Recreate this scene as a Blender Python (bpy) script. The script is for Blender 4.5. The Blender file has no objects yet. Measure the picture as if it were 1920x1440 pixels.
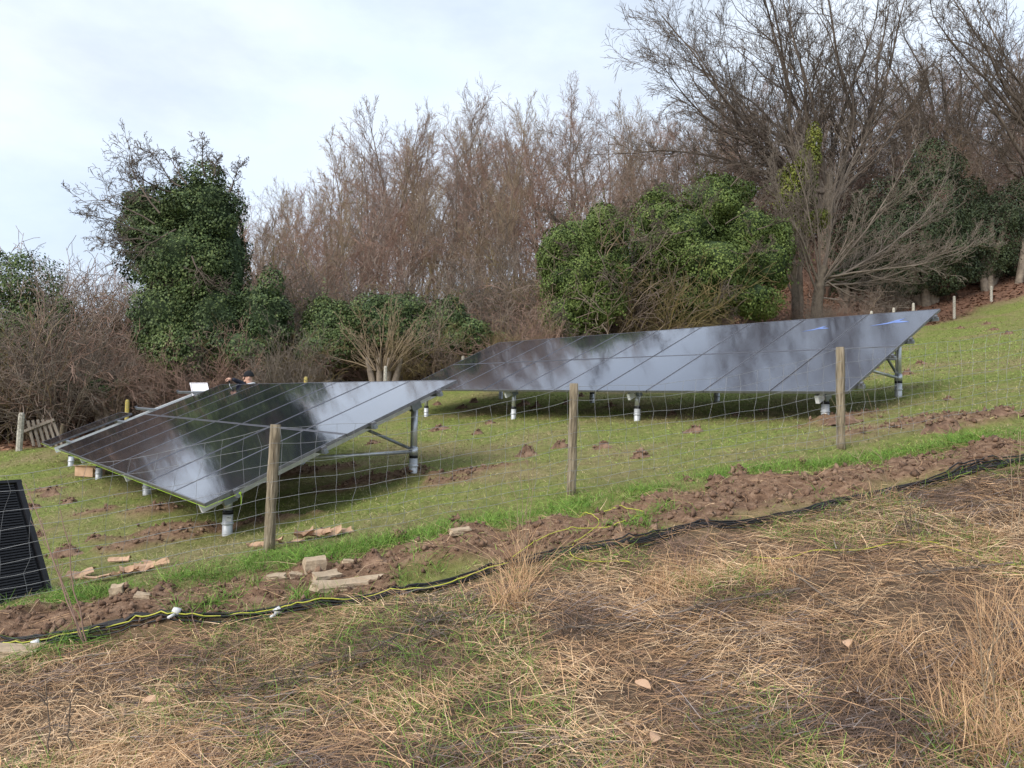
import bpy, bmesh, math, random
import numpy as np
from mathutils import Matrix, Vector

# ------------------------------------------------------------------ camera, sky, sun, exposure
SC = bpy.context.scene
EYE = np.array([0.0, 0.0, 1.6])
M = np.array([[0.9998, 0.0200, 0.0], [-0.0007, 0.0349, 0.9994], [0.0200, -0.9992, 0.0349]])   # camera axes (right, down, forward) to world
FPX = 1345.0                                      # focal length in pixels of a 1920 px wide frame
cam_d = bpy.data.cameras.new('camera'); cam = bpy.data.objects.new('camera', cam_d); SC.collection.objects.link(cam)
cam_d.sensor_width = 36.0; cam_d.lens = 36.0 * FPX / 1920.0; cam_d.clip_start = 0.05; cam_d.clip_end = 2000
_m = np.eye(4); _m[:3, 0] = M[:, 0]; _m[:3, 1] = -M[:, 1]; _m[:3, 2] = -M[:, 2]; _m[:3, 3] = EYE
cam.matrix_world = Matrix(_m.tolist()); SC.camera = cam

SUN_EL, SUN_AZ = math.radians(38), math.radians(222)      # azimuth clockwise from +Y: behind the camera, to the left
w = bpy.data.worlds.new('World'); SC.world = w; w.use_nodes = True
nt = w.node_tree; nt.nodes.clear()
def nn(t, **k):
    n = nt.nodes.new(t)
    for a, b in k.items(): setattr(n, a, b)
    return n
out = nn('ShaderNodeOutputWorld'); bg = nn('ShaderNodeBackground'); bg.inputs[1].default_value = 0.050
sky = nn('ShaderNodeTexSky', sky_type='NISHITA', sun_disc=False); sky.sun_elevation = SUN_EL; sky.sun_rotation = SUN_AZ
sky.air_density = 1.0; sky.dust_density = 2.0
tc = nn('ShaderNodeTexCoord'); mp = nn('ShaderNodeMapping'); mp.inputs['Scale'].default_value = (1.0, 1.0, 2.2)
no = nn('ShaderNodeTexNoise'); no.inputs['Scale'].default_value = 1.7; no.inputs['Detail'].default_value = 7; no.inputs['Roughness'].default_value = 0.55
cr = nn('ShaderNodeValToRGB'); cr.color_ramp.elements[0].position = 0.30; cr.color_ramp.elements[0].color = (0.5,)*3 + (1,)
cr.color_ramp.elements[1].position = 0.60; cr.color_ramp.elements[1].color = (1, 1, 1, 1)
no2 = nn('ShaderNodeTexNoise'); no2.inputs['Scale'].default_value = 2.6; no2.inputs['Detail'].default_value = 8
cc = nn('ShaderNodeValToRGB'); cc.color_ramp.elements[0].position = 0.3; cc.color_ramp.elements[0].color = (6.2, 7.35, 9.1, 1)
cc.color_ramp.elements[1].position = 0.72; cc.color_ramp.elements[1].color = (7.7, 8.35, 9.2, 1)
mx = nn('ShaderNodeMixRGB')
L = nt.links.new
L(tc.outputs['Generated'], mp.inputs[0]); L(mp.outputs[0], no.inputs['Vector']); L(mp.outputs[0], no2.inputs['Vector'])
L(no.outputs['Fac'], cr.inputs[0]); L(no2.outputs['Fac'], cc.inputs[0])
L(cr.outputs[0], mx.inputs[0]); L(sky.outputs[0], mx.inputs[1]); L(cc.outputs[0], mx.inputs[2])
L(mx.outputs[0], bg.inputs[0]); L(bg.outputs[0], out.inputs[0])

sd = bpy.data.lights.new('sun', 'SUN'); sd.energy = 1.5; sd.angle = math.radians(40); sd.color = (1.0, 0.95, 0.88)
so = bpy.data.objects.new('sun', sd); SC.collection.objects.link(so)
sdir = Vector((math.sin(SUN_AZ)*math.cos(SUN_EL), math.cos(SUN_AZ)*math.cos(SUN_EL), math.sin(SUN_EL)))
so.rotation_euler = sdir.to_track_quat('Z', 'Y').to_euler()
SC.view_settings.view_transform = 'Standard'; SC.view_settings.look = 'None'
SC.view_settings.exposure = 1.4; SC.view_settings.gamma = 1.0
SC.cycles.max_bounces = 6; SC.cycles.diffuse_bounces = 3; SC.cycles.glossy_bounces = 3; SC.cycles.transparent_max_bounces = 8
SC.cycles.use_denoising = True; SC.cycles.denoiser = 'OPENIMAGEDENOISE'; SC.cycles.denoising_input_passes = 'RGB_ALBEDO_NORMAL'; SC.cycles.denoising_prefilter = 'ACCURATE'

# ------------------------------------------------------------------ helpers
COL = SC.collection
RS = np.random.RandomState
def nrm(v): v = np.asarray(v, float); return v / (np.linalg.norm(v) + 1e-12)
def ray(x, y): return M @ np.array([(x-960)/FPX, (y-720)/FPX, 1.0])
def at(x, y, Y):
    d = ray(x, y); return EYE + d*(Y/d[1])
def tag(o, label=None, cat=None, group=None, kind=None):
    if label: o['label'] = label
    if cat: o['category'] = cat
    if group: o['group'] = group
    if kind: o['kind'] = kind
    return o
def empty(name, loc=(0, 0, 0)):
    o = bpy.data.objects.new(name, None); o.location = loc; COL.objects.link(o); return o
def link(name, me, parent=None, mat=None):
    o = bpy.data.objects.new(name, me); COL.objects.link(o)
    if mat is not None and not me.materials: me.materials.append(mat)
    if parent is not None:
        o.parent = parent
        if parent.type == 'EMPTY' or parent.type == 'MESH':
            o.matrix_parent_inverse = Matrix.Identity(4)
    return o
def mesh_np(name, V, F, mat=None, tint=None, smooth=False):
    """V (n,3), F (m,3|4) int; tint (n,3) per-vertex colour"""
    V = np.asarray(V, np.float32); F = np.asarray(F, np.int32)
    me = bpy.data.meshes.new(name); k = F.shape[1]; m = F.shape[0]
    me.vertices.add(len(V)); me.vertices.foreach_set('co', V.ravel())
    me.loops.add(m*k); me.loops.foreach_set('vertex_index', F.ravel())
    me.polygons.add(m); me.polygons.foreach_set('loop_start', np.arange(0, m*k, k, dtype=np.int32))
    me.polygons.foreach_set('loop_total', np.full(m, k, np.int32))
    if smooth: me.polygons.foreach_set('use_smooth', np.ones(m, bool))
    me.update(calc_edges=True)
    if tint is not None:
        a = me.color_attributes.new('tint', 'FLOAT_COLOR', 'POINT')
        c = np.ones((len(V), 4), np.float32); c[:, :3] = tint; a.data.foreach_set('color', c.ravel())
    if mat is not None: me.materials.append(mat)
    return me
class MB:
    """collects boxes, tubes, discs into one mesh"""
    def __init__(s): s.v = []; s.f = []
    def box(s, c, ax, ay, az, hx, hy, hz):
        c = np.array(c, float); b = len(s.v)
        for k in (-1, 1):
            for j in (-1, 1):
                for i in (-1, 1): s.v.append(c + np.array(ax)*hx*i + np.array(ay)*hy*j + np.array(az)*hz*k)
        for q in ((0, 2, 3, 1), (4, 5, 7, 6), (0, 1, 5, 4), (2, 6, 7, 3), (0, 4, 6, 2), (1, 3, 7, 5)): s.f.append([b+i for i in q])
        return s
    def tube(s, P, R, n=8, cap=True):
        P = np.asarray(P, float); R = np.broadcast_to(np.asarray(R, float), (len(P),)); b = len(s.v)
        T = np.gradient(P, axis=0); ref = np.array([0, 0, 1.0]) if abs(nrm(T[0])[2]) < .9 else np.array([1.0, 0, 0])
        for i in range(len(P)):
            t = nrm(T[i]); u = nrm(np.cross(t, ref)); v = np.cross(t, u)
            for k in range(n):
                a = 2*math.pi*k/n; s.v.append(P[i] + R[i]*(u*math.cos(a) + v*math.sin(a)))
        for i in range(len(P)-1):
            for k in range(n):
                s.f.append([b+i*n+k, b+i*n+(k+1) % n, b+(i+1)*n+(k+1) % n, b+(i+1)*n+k])
        if cap: s.f.append([b+k for k in range(n)][::-1]); s.f.append([b+(len(P)-1)*n+k for k in range(n)])
        return s
    def mesh(s, name, mat=None, smooth=False):
        me = bpy.data.meshes.new(name); me.from_pydata([tuple(map(float, v)) for v in s.v], [], s.f)
        if smooth: me.polygons.foreach_set('use_smooth', np.ones(len(s.f), bool))
        me.update()
        if mat is not None: me.materials.append(mat)
        return me
    def build(s, name, mat, parent=None, smooth=False): return link(name, s.mesh(name, mat, smooth), parent)

# numpy value noise
def _hash(ix, iy, iz, seed):
    h = (ix.astype(np.int64)*374761393 + iy.astype(np.int64)*668265263 + iz.astype(np.int64)*2147483647 + seed*974634777) & 0x7fffffff
    h = ((h ^ (h >> 13))*1274126177) & 0x7fffffff
    h = ((h ^ (h >> 16))*69069 + 12345) & 0x7fffffff
    return (h & 0xffff)/65535.0
def vnoise(x, y, z=None, seed=0):
    x = np.asarray(x, float); y = np.asarray(y, float)
    if z is None:
        xi, yi = np.floor(x), np.floor(y); fx, fy = x-xi, y-yi; fx, fy = fx*fx*(3-2*fx), fy*fy*(3-2*fy); o_ = np.zeros_like(xi)
        return (_hash(xi, yi, o_, seed)*(1-fx) + _hash(xi+1, yi, o_, seed)*fx)*(1-fy) + (_hash(xi, yi+1, o_, seed)*(1-fx) + _hash(xi+1, yi+1, o_, seed)*fx)*fy
    z = np.asarray(z, float)
    xi, yi, zi = np.floor(x), np.floor(y), np.floor(z); fx, fy, fz = x-xi, y-yi, z-zi
    fx, fy, fz = [f*f*(3-2*f) for f in (fx, fy, fz)]; r = 0
    for a in (0, 1):
        for b in (0, 1):
            for c in (0, 1):
                r = r + _hash(xi+a, yi+b, zi+c, seed)*(fx if a else 1-fx)*(fy if b else 1-fy)*(fz if c else 1-fz)
    return r
def fbm(x, y, z=None, seed=0, o=4):
    r, a, s = 0, .5, 0
    for i in range(o):
        r = r + a*vnoise(x*2**i, y*2**i, None if z is None else z*2**i, seed+i*17); s += a; a *= .5
    return r/s
def sstep(a, b, x): t = np.clip((x-a)/(b-a), 0, 1); return t*t*(3-2*t)

# ------------------------------------------------------------------ materials
def material(name, a, b=None, scale=8.0, rough=0.8, bump=0.0, bscale=None, metal=0.0, attr=False, spec=0.3, stretch=None, detail=6, coat=0.0, c=None):
    m = bpy.data.materials.new(name); m.use_nodes = True; t = m.node_tree; n = t.nodes; p = n['Principled BSDF']
    p.inputs['Roughness'].default_value = rough; p.inputs['Metallic'].default_value = metal; p.inputs['Specular IOR Level'].default_value = spec
    tcn = n.new('ShaderNodeTexCoord'); src = tcn.outputs['Object']
    if stretch:
        mpn = n.new('ShaderNodeMapping'); mpn.inputs['Scale'].default_value = stretch; t.links.new(src, mpn.inputs[0]); src = mpn.outputs[0]
    nz = n.new('ShaderNodeTexNoise'); nz.inputs['Scale'].default_value = scale; nz.inputs['Detail'].default_value = detail; t.links.new(src, nz.inputs['Vector'])
    r = n.new('ShaderNodeValToRGB'); e = r.color_ramp.elements; e[0].position = .3; e[0].color = (*a, 1); e[1].position = .7; e[1].color = (*(b or a), 1)
    if c: x = e.new(.5); x.color = (*c, 1)
    t.links.new(nz.outputs['Fac'], r.inputs[0]); colr = r.outputs[0]
    if attr:
        at_ = n.new('ShaderNodeAttribute'); at_.attribute_name = 'tint'
        mm = n.new('ShaderNodeMixRGB'); mm.blend_type = 'MULTIPLY'; mm.inputs[0].default_value = 1
        t.links.new(at_.outputs['Color'], mm.inputs[1]); t.links.new(colr, mm.inputs[2]); colr = mm.outputs[0]
    t.links.new(colr, p.inputs['Base Color'])
    if bump:
        nb = n.new('ShaderNodeTexNoise'); nb.inputs['Scale'].default_value = bscale or scale*3; nb.inputs['Detail'].default_value = 6; t.links.new(src, nb.inputs['Vector'])
        bp = n.new('ShaderNodeBump'); bp.inputs['Strength'].default_value = bump; bp.inputs['Distance'].default_value = .02
        t.links.new(nb.outputs['Fac'], bp.inputs['Height']); t.links.new(bp.outputs[0], p.inputs['Normal'])
    return m
MT = {}
MT['soil'] = material('soil', (.075, .045, .03), (.28, .185, .125), 9, .95, .9, 40, c=(.165, .10, .066))
MT['bark'] = material('bark', (.13, .105, .082), (.27, .22, .17), 6, .9, .5, 25)
MT['bark_dark'] = material('bark_dark', (.075, .06, .046), (.17, .138, .105), 6, .9, .5, 25)
MT['twig'] = material('twig', (.185, .14, .11), (.32, .245, .20), 1.5, .85)
MT['twig_red'] = material('twig_red', (.225, .145, .112), (.36, .24, .185), 1.2, .85)
MT['twig_dark'] = material('twig_dark', (.088, .07, .057), (.165, .13, .102), 1.5, .85)
MT['twig_grey'] = material('twig_grey', (.12, .098, .08), (.22, .18, .145), 1.5, .85)
MT['twig_pale'] = material('twig_pale', (.20, .15, .10), (.34, .26, .17), 1.5, .85)
MT['twig_moss'] = material('twig_moss', (.15, .12, .06), (.26, .20, .09), 1.5, .85)
MT['leaf'] = material('leaf', (.75, .75, .75), (1.15, 1.15, 1.15), 1.3, .62, attr=True, spec=.25)
MT['blade'] = material('blade', (.85, .85, .85), (1.1, 1.1, 1.1), 2, .7, attr=True, spec=.25)
MT['galv'] = material('galv', (.50, .52, .55), (.66, .68, .71), 14, .42, .08, 60, metal=.75, spec=.5)
MT['galv_white'] = material('galv_white', (.42, .44, .47), (.62, .64, .66), 10, .5, .05, 40, metal=.25, spec=.5)
MT['galv_bright'] = material('galv_bright', (.62, .64, .67), (.78, .79, .81), 10, .5, .05, 40, metal=.1, spec=.5)
MT['galv_dark'] = material('galv_dark', (.18, .20, .23), (.30, .33, .37), 14, .45, metal=.6, spec=.5)
MT['black'] = material('black_plastic', (.012, .012, .013), (.02, .02, .022), 8, .5)
MT['frame'] = material('black_frame', (.17, .17, .19), (.23, .23, .26), 20, .38, spec=.5, metal=.7)
MT['rib'] = material('black_rib', (.012, .012, .014), (.02, .02, .023), 20, .5)
MT['post'] = material('post_wood', (.10, .08, .055), (.38, .32, .24), 3, .92, .8, 8, stretch=(16, 16, 1.6), c=(.24, .195, .13))
MT['concrete'] = material('lichen_concrete', (.22, .20, .17), (.55, .52, .46), 22, .95, .5, 40, c=(.40, .37, .31))
MT['lichen'] = material('yellow_lichen', (.34, .30, .16), (.58, .44, .09), 24, .95, .4, 40)
MT['oldwood'] = material('grey_wood', (.16, .135, .11), (.30, .26, .22), 8, .95, .5, 30, stretch=(6, 6, .6))
MT['cut'] = material('cardboard', (.40, .25, .155), (.56, .37, .245), 7, .85, .2)
MT['stone'] = material('sandstone', (.30, .225, .15), (.47, .37, .26), 7, .92, .6, 22)
MT['wire'] = material('fence_wire', (.22, .225, .23), (.31, .315, .32), 9, .6, metal=.4)
MT['yellow'] = material('yellow_cable', (.36, .37, .04), (.47, .46, .07), 9, .5)
MT['lime'] = material('lime_string', (.32, .5, .03), (.38, .58, .05), 9, .6)
MT['tape'] = material('white_tape', (.5, .5, .5), (.66, .66, .65), 9, .6)
MT['navy'] = material('navy_jacket', (.012, .014, .024), (.022, .025, .04), 12, .8, .3, 60)
MT['skin'] = material('skin', (.52, .30, .22), (.60, .37, .28), 20, .55)
MT['knit'] = material('black_knit', (.010, .011, .014), (.022, .024, .028), 60, .95, .5, 200)
MT['jeans'] = material('dark_trousers', (.02, .024, .035), (.035, .04, .055), 20, .9)
MT['hood'] = material('grey_lining', (.5, .51, .54), (.6, .6, .62), 20, .9)
MT['sheet'] = material('white_sheet', (.48, .50, .54), (.58, .60, .64), 4, .35, spec=.5)
MT['mark'] = material('blue_mark', (.11, .17, .40), (.17, .25, .50), 9, .5)
MT['ink'] = material('ink', (.03, .03, .035), None, 9, .6)

def glass_material():
    m = bpy.data.materials.new('solar_glass'); m.use_nodes = True; t = m.node_tree; n = t.nodes; p = n['Principled BSDF']
    tcn = n.new('ShaderNodeTexCoord'); sep = n.new('ShaderNodeSeparateXYZ'); t.links.new(tcn.outputs['Object'], sep.inputs[0])
    # fine cell fingers running across the panel: a dark line every 18 mm along the slope
    mul = n.new('ShaderNodeMath'); mul.operation = 'MULTIPLY'; mul.inputs[1].default_value = 2*math.pi/0.018; t.links.new(sep.outputs['Y'], mul.inputs[0])
    sn = n.new('ShaderNodeMath'); sn.operation = 'SINE'; t.links.new(mul.outputs[0], sn.inputs[0])
    nz = n.new('ShaderNodeTexNoise'); nz.inputs['Scale'].default_value = 2.2; nz.inputs['Detail'].default_value = 3; t.links.new(tcn.outputs['Object'], nz.inputs['Vector'])
    r = n.new('ShaderNodeValToRGB'); r.color_ramp.elements[0].color = (.010, .010, .015, 1); r.color_ramp.elements[1].color = (.022, .023, .038, 1)
    mr = n.new('ShaderNodeMapRange'); mr.inputs[1].default_value = -1; mr.inputs[2].default_value = 1; t.links.new(sn.outputs[0], mr.inputs[0])
    t.links.new(mr.outputs[0], r.inputs[0]); t.links.new(r.outputs[0], p.inputs['Base Color'])
    rr = n.new('ShaderNodeMapRange'); rr.inputs[1].default_value = .35; rr.inputs[2].default_value = .65; rr.inputs[3].default_value = .075; rr.inputs[4].default_value = .12
    t.links.new(nz.outputs['Fac'], rr.inputs[0]); t.links.new(rr.outputs[0], p.inputs['Roughness'])
    p.inputs['IOR'].default_value = 1.95; p.inputs['Specular IOR Level'].default_value = .5; p.inputs['Specular Tint'].default_value = (.86, .88, 1, 1)
    p.inputs['Coat Weight'].default_value = .75; p.inputs['Coat Roughness'].default_value = .06; p.inputs['Coat IOR'].default_value = 1.5
    return m
MT['glass'] = glass_material()

# ------------------------------------------------------------------ terrain
CTRL = np.array([
 (0, 0, 0), (-2, 2.9, -.08), (2, 2.5, .36), (0, 2.9, .14), (-3, 4.2, .06), (4, 5.6, 1.2), (0, 4.6, .42),
 (-2.04, 6.15, .343), (.62, 7.2, .77), (3.61, 7.85, 1.259), (6.6, 8.5, 1.78), (-4.7, 5.1, -.1),
 (-3.18, 8.1, .13), (-5.0, 9.9, .16), (-7.0, 12.3, .14), (-9.05, 14.7, .1), (-1.33, 9.67, .642),
 (4.43, 10.16, 1.515), (2.24, 12.86, 1.434), (.04, 15.46, 1.371), (-2.12, 17.8, 1.306), (6.3, 11.7, 1.93),
 (-12.5, 18.3, .29), (-10.2, 19, .6), (-5.8, 20, 1.44), (-3.7, 21, 1.8), (-1.5, 22, 2.2), (15.7, 28, 5.1), (18.5, 30, 5.75), (20, 30, 6.2),
 (7, 25, 3.5), (-6, 15.6, .62), (10, 12, 2.6), (14, 16, 3.5), (26, 29, 7.6),
 (-20, 24, .4), (-30, 30, .6), (-15, 32, 1.6), (0, 32, 4.2), (12, 36, 7.2), (24, 40, 10.5), (0, 45, 8), (-25, 50, 3.2), (30, 55, 16), (0, 65, 13), (-40, 70, 6), (45, 70, 20),
 (-30, 5, -3.5), (30, 5, 5.5), (0, -20, -2.5), (-40, -20, -6), (40, -20, 4), (0, 120, 17), (-120, 120, 6), (120, 120, 26),
 (-150, 0, -8), (150, 0, 12), (0, -150, -6), (-300, 300, 8), (300, 300, 30), (300, -300, 6), (-300, -300, -10)], float)
def _tps_fit(C, lam=.02):
    n = len(C); d = np.hypot(C[:, None, 0]-C[None, :, 0], C[:, None, 1]-C[None, :, 1]); K = np.where(d > 0, d*d*np.log(d+1e-9), 0) + lam*np.eye(n)
    P = np.c_[np.ones(n), C[:, :2]]; A = np.zeros((n+3, n+3)); A[:n, :n] = K; A[:n, n:] = P; A[n:, :n] = P.T
    return np.linalg.solve(A, np.r_[C[:, 2], 0, 0, 0])
_W = _tps_fit(CTRL)
def H0(x, y):
    x = np.asarray(x, float); y = np.asarray(y, float); sh = x.shape; x = x.ravel(); y = y.ravel(); r = np.empty(len(x))
    for i in range(0, len(x), 50000):
        xs, ys = x[i:i+50000], y[i:i+50000]
        d = np.hypot(xs[:, None]-CTRL[None, :, 0], ys[:, None]-CTRL[None, :, 1])
        r[i:i+50000] = (d*d*np.log(d+1e-9)) @ _W[:-3] + _W[-3] + _W[-2]*xs + _W[-1]*ys
    return r.reshape(sh)
def on_ground(px, py, h=None):
    """world point where the view ray through a photo pixel meets the terrain"""
    d = ray(px, py); t = np.linspace(1.5, 70, 2800); P = EYE[None] + d[None]*t[:, None]
    g = H0(P[:, 0], P[:, 1]); i = np.argmax(P[:, 2] < g)
    return P[i]
SOIL_PX = [(-60, 1205), (60, 1182), (250, 1140), (480, 1100), (620, 1082), (800, 1038), (1000, 1008), (1200, 965), (1400, 918), (1600, 893), (1800, 858), (1895, 842)]
SOIL = np.array([on_ground(*p)[:2] for p in SOIL_PX])
CAB_PX = [(-40, 1232), (60, 1222), (170, 1203), (330, 1183), (520, 1158), (700, 1122), (810, 1104), (960, 1068), (1080, 1045), (1200, 1028), (1290, 1000), (1400, 985), (1490, 965), (1600, 938), (1700, 916), (1800, 898), (1960, 868)]
CAB = np.array([on_ground(*p)[:2] for p in CAB_PX])
# soil scraped bare among the pasture grass: (photo x, y, half length m, half depth m)
PATCH = [(on_ground(a, b)[:2], c, d) for a, b, c, d in [(310, 1008, .75, .4), (240, 1028, .5, .25), (300, 963, .45, .3), (880, 887, .7, .35), (835, 907, .4, .3), (1570, 792, .8, .35), (1700, 800, .9, .5), 
  (690, 905, .9, .5), (480, 985, .7, .25), (1860, 790, .8, .4), (560, 890, 1, .5), (175, 965, .3, .2), (80, 925, .4, .3)]]
def seg_dist(x, y, P):
    best = np.full(np.shape(x), 1e9); sgn = np.zeros(np.shape(x))
    for a, b in zip(P[:-1], P[1:]):
        d = b-a; t = np.clip(((x-a[0])*d[0] + (y-a[1])*d[1])/(d@d), 0, 1); dx, dy = x-a[0]-t*d[0], y-a[1]-t*d[1]
        r = np.hypot(dx, dy); s = np.sign(d[0]*dy - d[1]*dx); m = r < best; best = np.where(m, r, best); sgn = np.where(m, s, sgn)
    return best, sgn
def zones(x, y):
    """soil, straw, woodland-litter weights at ground positions"""
    x = np.asarray(x, float); y = np.asarray(y, float)
    d, s = seg_dist(x, y, SOIL); n = fbm(x*1.6, y*1.6, seed=3); n2 = fbm(x*5, y*5, seed=9)
    soil = 1-sstep(.24, .40, np.where(s < 0, d*.5, d) + (n-.5)*.5 + (n2-.5)*.28)
    pat = np.zeros_like(soil)
    for c, a, b in PATCH:
        q = np.hypot((x-c[0]-.4*(y-c[1]))/a, (y-c[1])/b); pat = np.maximum(pat, 1-sstep(.45, 1.15, q + (n2-.5)*1.5))
    pat = pat*.95
    sd, ss = seg_dist(x, y, CAB)
    straw = sstep(-.12, .12, -sd*ss + (n2-.5)*.3)
    straw = np.where(x > CAB[-1, 0], sstep(-.3, .3, CAB[-1, 1] + .2*(x-CAB[-1, 0]) - y), straw)
    soil = np.maximum(soil*(1-.8*straw), pat*(1-straw))
    bx = np.array([-40, -13.5, -10.4, -5.9, -3.8, -1.5, 7, 15.7, 18.5, 20, 26, 60]); by = np.array([22, 18.2, 19.2, 20.3, 21.3, 22.3, 25.2, 28.2, 30.0, 30.5, 30.0, 33])
    wood = sstep(-.3, .5, y - np.interp(x, bx, by) + (n-.5)*1.2)
    return soil, straw, wood
def H(x, y, fine=True):
    x = np.asarray(x, float); y = np.asarray(y, float); z = H0(x, y)
    near = np.exp(-np.maximum(y-8, 0)/12)
    z = z + (fbm(x*.8, y*.8, seed=5)-.5)*.10*near
    if fine:
        so_, st, wo = zones(x, y); far = (y > 26) | (y < -2)
        z = z + np.where(far, 0, so_*((fbm(x*3, y*3, seed=11, o=5)-.42)*.20 + (fbm(x*14, y*14, seed=12, o=3)-.5)*.055 + .03) + st*(fbm(x*3, y*3, seed=13)-.5)*.12 + (1-so_)*(1-st)*(fbm(x*6, y*6, seed=21)-.5)*.05)
        d, s = seg_dist(x, y, SOIL - np.array([0, -.34])); z = z - .07*np.exp(-(d/.13)**2)*(fbm(x*2, y*2, seed=8) > .42)
    return z
def G(px, py, up=0.0):
    p = on_ground(px, py); p[2] = float(H(np.array([p[0]]), np.array([p[1]]))[0]) + up; return p
def hz(x, y): return float(H(np.array([x]), np.array([y]))[0])
def axis(knots):
    r = [knots[0][0]]
    for (a, s0), (b, s1) in zip(knots[:-1], knots[1:]):
        x = a
        while x < b-1e-6:
            t = (x-a)/(b-a); x = min(b, x + s0*(1-t) + s1*t); r.append(x)
    return np.array(r)
gx = axis([(-320, 40), (-60, 6), (-16, .5), (-6.5, .07), (7.5, .07), (26, .6), (70, 6), (320, 40)])
gy = axis([(-320, 40), (-30, 6), (0, .6), (2.0, .05), (8.5, .055), (13, .12), (30, .45), (80, 5), (340, 40)])
X, Y = np.meshgrid(gx, gy); Z = H(X, Y); so_, st, wo = zones(X, Y)
nx, ny = len(gx), len(gy); idx = np.arange(nx*ny).reshape(ny, nx)
F = np.stack([idx[:-1, :-1], idx[:-1, 1:], idx[1:, 1:], idx[1:, :-1]], -1).reshape(-1, 4)
def ground_material():
    m = bpy.data.materials.new('hillside'); m.use_nodes = True; t = m.node_tree; n = t.nodes; p = n['Principled BSDF']; p.inputs['Roughness'].default_value = .95; p.inputs['Specular IOR Level'].default_value = .1
    tcn = n.new('ShaderNodeTexCoord')
    def noise(s, d=7, r=.6):
        z = n.new('ShaderNodeTexNoise'); z.inputs['Scale'].default_value = s; z.inputs['Detail'].default_value = d; z.inputs['Roughness'].default_value = r; t.links.new(tcn.outputs['Object'], z.inputs['Vector']); return z.outputs['Fac']
    def ramp(f, *st_):
        r = n.new('ShaderNodeValToRGB'); e = r.color_ramp.elements; e[0].position = st_[0][0]; e[0].color = (*st_[0][1], 1); e[1].position = st_[-1][0]; e[1].color = (*st_[-1][1], 1)
        for q, c in st_[1:-1]: x = e.new(q); x.color = (*c, 1)
        t.links.new(f, r.inputs[0]); return r.outputs[0]
    def mix(f, a, b):
        x = n.new('ShaderNodeMixRGB'); t.links.new(f, x.inputs[0]); t.links.new(a, x.inputs[1]); t.links.new(b, x.inputs[2]); return x.outputs[0]
    grass = mix(ramp(noise(.55, 5), (.42, (0, 0, 0)), (.62, (1, 1, 1))), ramp(noise(9), (.3, (.11, .135, .036)), (.55, (.18, .205, .055)), (.75, (.265, .27, .09))), ramp(noise(7), (.3, (.15, .125, .06)), (.55, (.23, .195, .09)), (.75, (.29, .24, .13))))
    soil = ramp(noise(11, 9, .7), (.3, (.08, .047, .031)), (.5, (.205, .125, .08)), (.72, (.35, .235, .16)))
    straw = ramp(noise(14, 8, .7), (.3, (.075, .052, .038)), (.5, (.15, .105, .072)), (.7, (.26, .185, .12)))
    wood = ramp(noise(6, 9, .75), (.3, (.09, .05, .035)), (.55, (.19, .105, .07)), (.75, (.29, .175, .115)))
    at_ = n.new('ShaderNodeAttribute'); at_.attribute_name = 'tint'; sp = n.new('ShaderNodeSeparateColor'); t.links.new(at_.outputs['Color'], sp.inputs[0])
    c = mix(sp.outputs[1], grass, straw); c = mix(sp.outputs[0], c, soil); c = mix(sp.outputs[2], c, wood); t.links.new(c, p.inputs['Base Color'])
    bp = n.new('ShaderNodeBump'); bp.inputs['Strength'].default_value = .9; bp.inputs['Distance'].default_value = .04
    t.links.new(noise(26, 9, .7), bp.inputs['Height']); t.links.new(bp.outputs[0], p.inputs['Normal'])
    return m
tag(link('ground', mesh_np('ground', np.stack([X, Y, Z], -1).reshape(-1, 3), F, ground_material(), np.stack([so_, st, wo], -1).reshape(-1, 3), True)), kind='structure')

# ------------------------------------------------------------------ solar arrays
CW, CH, PW, PH = 1.154, 1.742, 1.134, 1.722
ARR = [dict(L=(.646, -.7633, -.0068), S=(.6987, .5876, .4082), T=(-3.1472, 7.4418, .5586)), dict(L=(.638, -.770, -.011), S=(.7029, .5764, .4167), T=(4.5072, 9.6014, 1.9225))]
def panel_meshes():
    g = MB(); g.box((0, 0, -.016), (1, 0, 0), (0, 1, 0), (0, 0, 1), PW/2-.004, PH/2-.004, .0155); gm = g.mesh('panel', MT['glass'])
    f = MB()
    for s in (-1, 1):
        f.box((0, s*(PH/2-.007), -.0165), (1, 0, 0), (0, 1, 0), (0, 0, 1), PW/2, .0075, .0185)
        f.box((s*(PW/2-.007), 0, -.0165), (1, 0, 0), (0, 1, 0), (0, 0, 1), .0075, PH/2-.0147, .0185)
    return gm, f.mesh('frame', MT['frame'])
PGM, PFM = panel_meshes()
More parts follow.
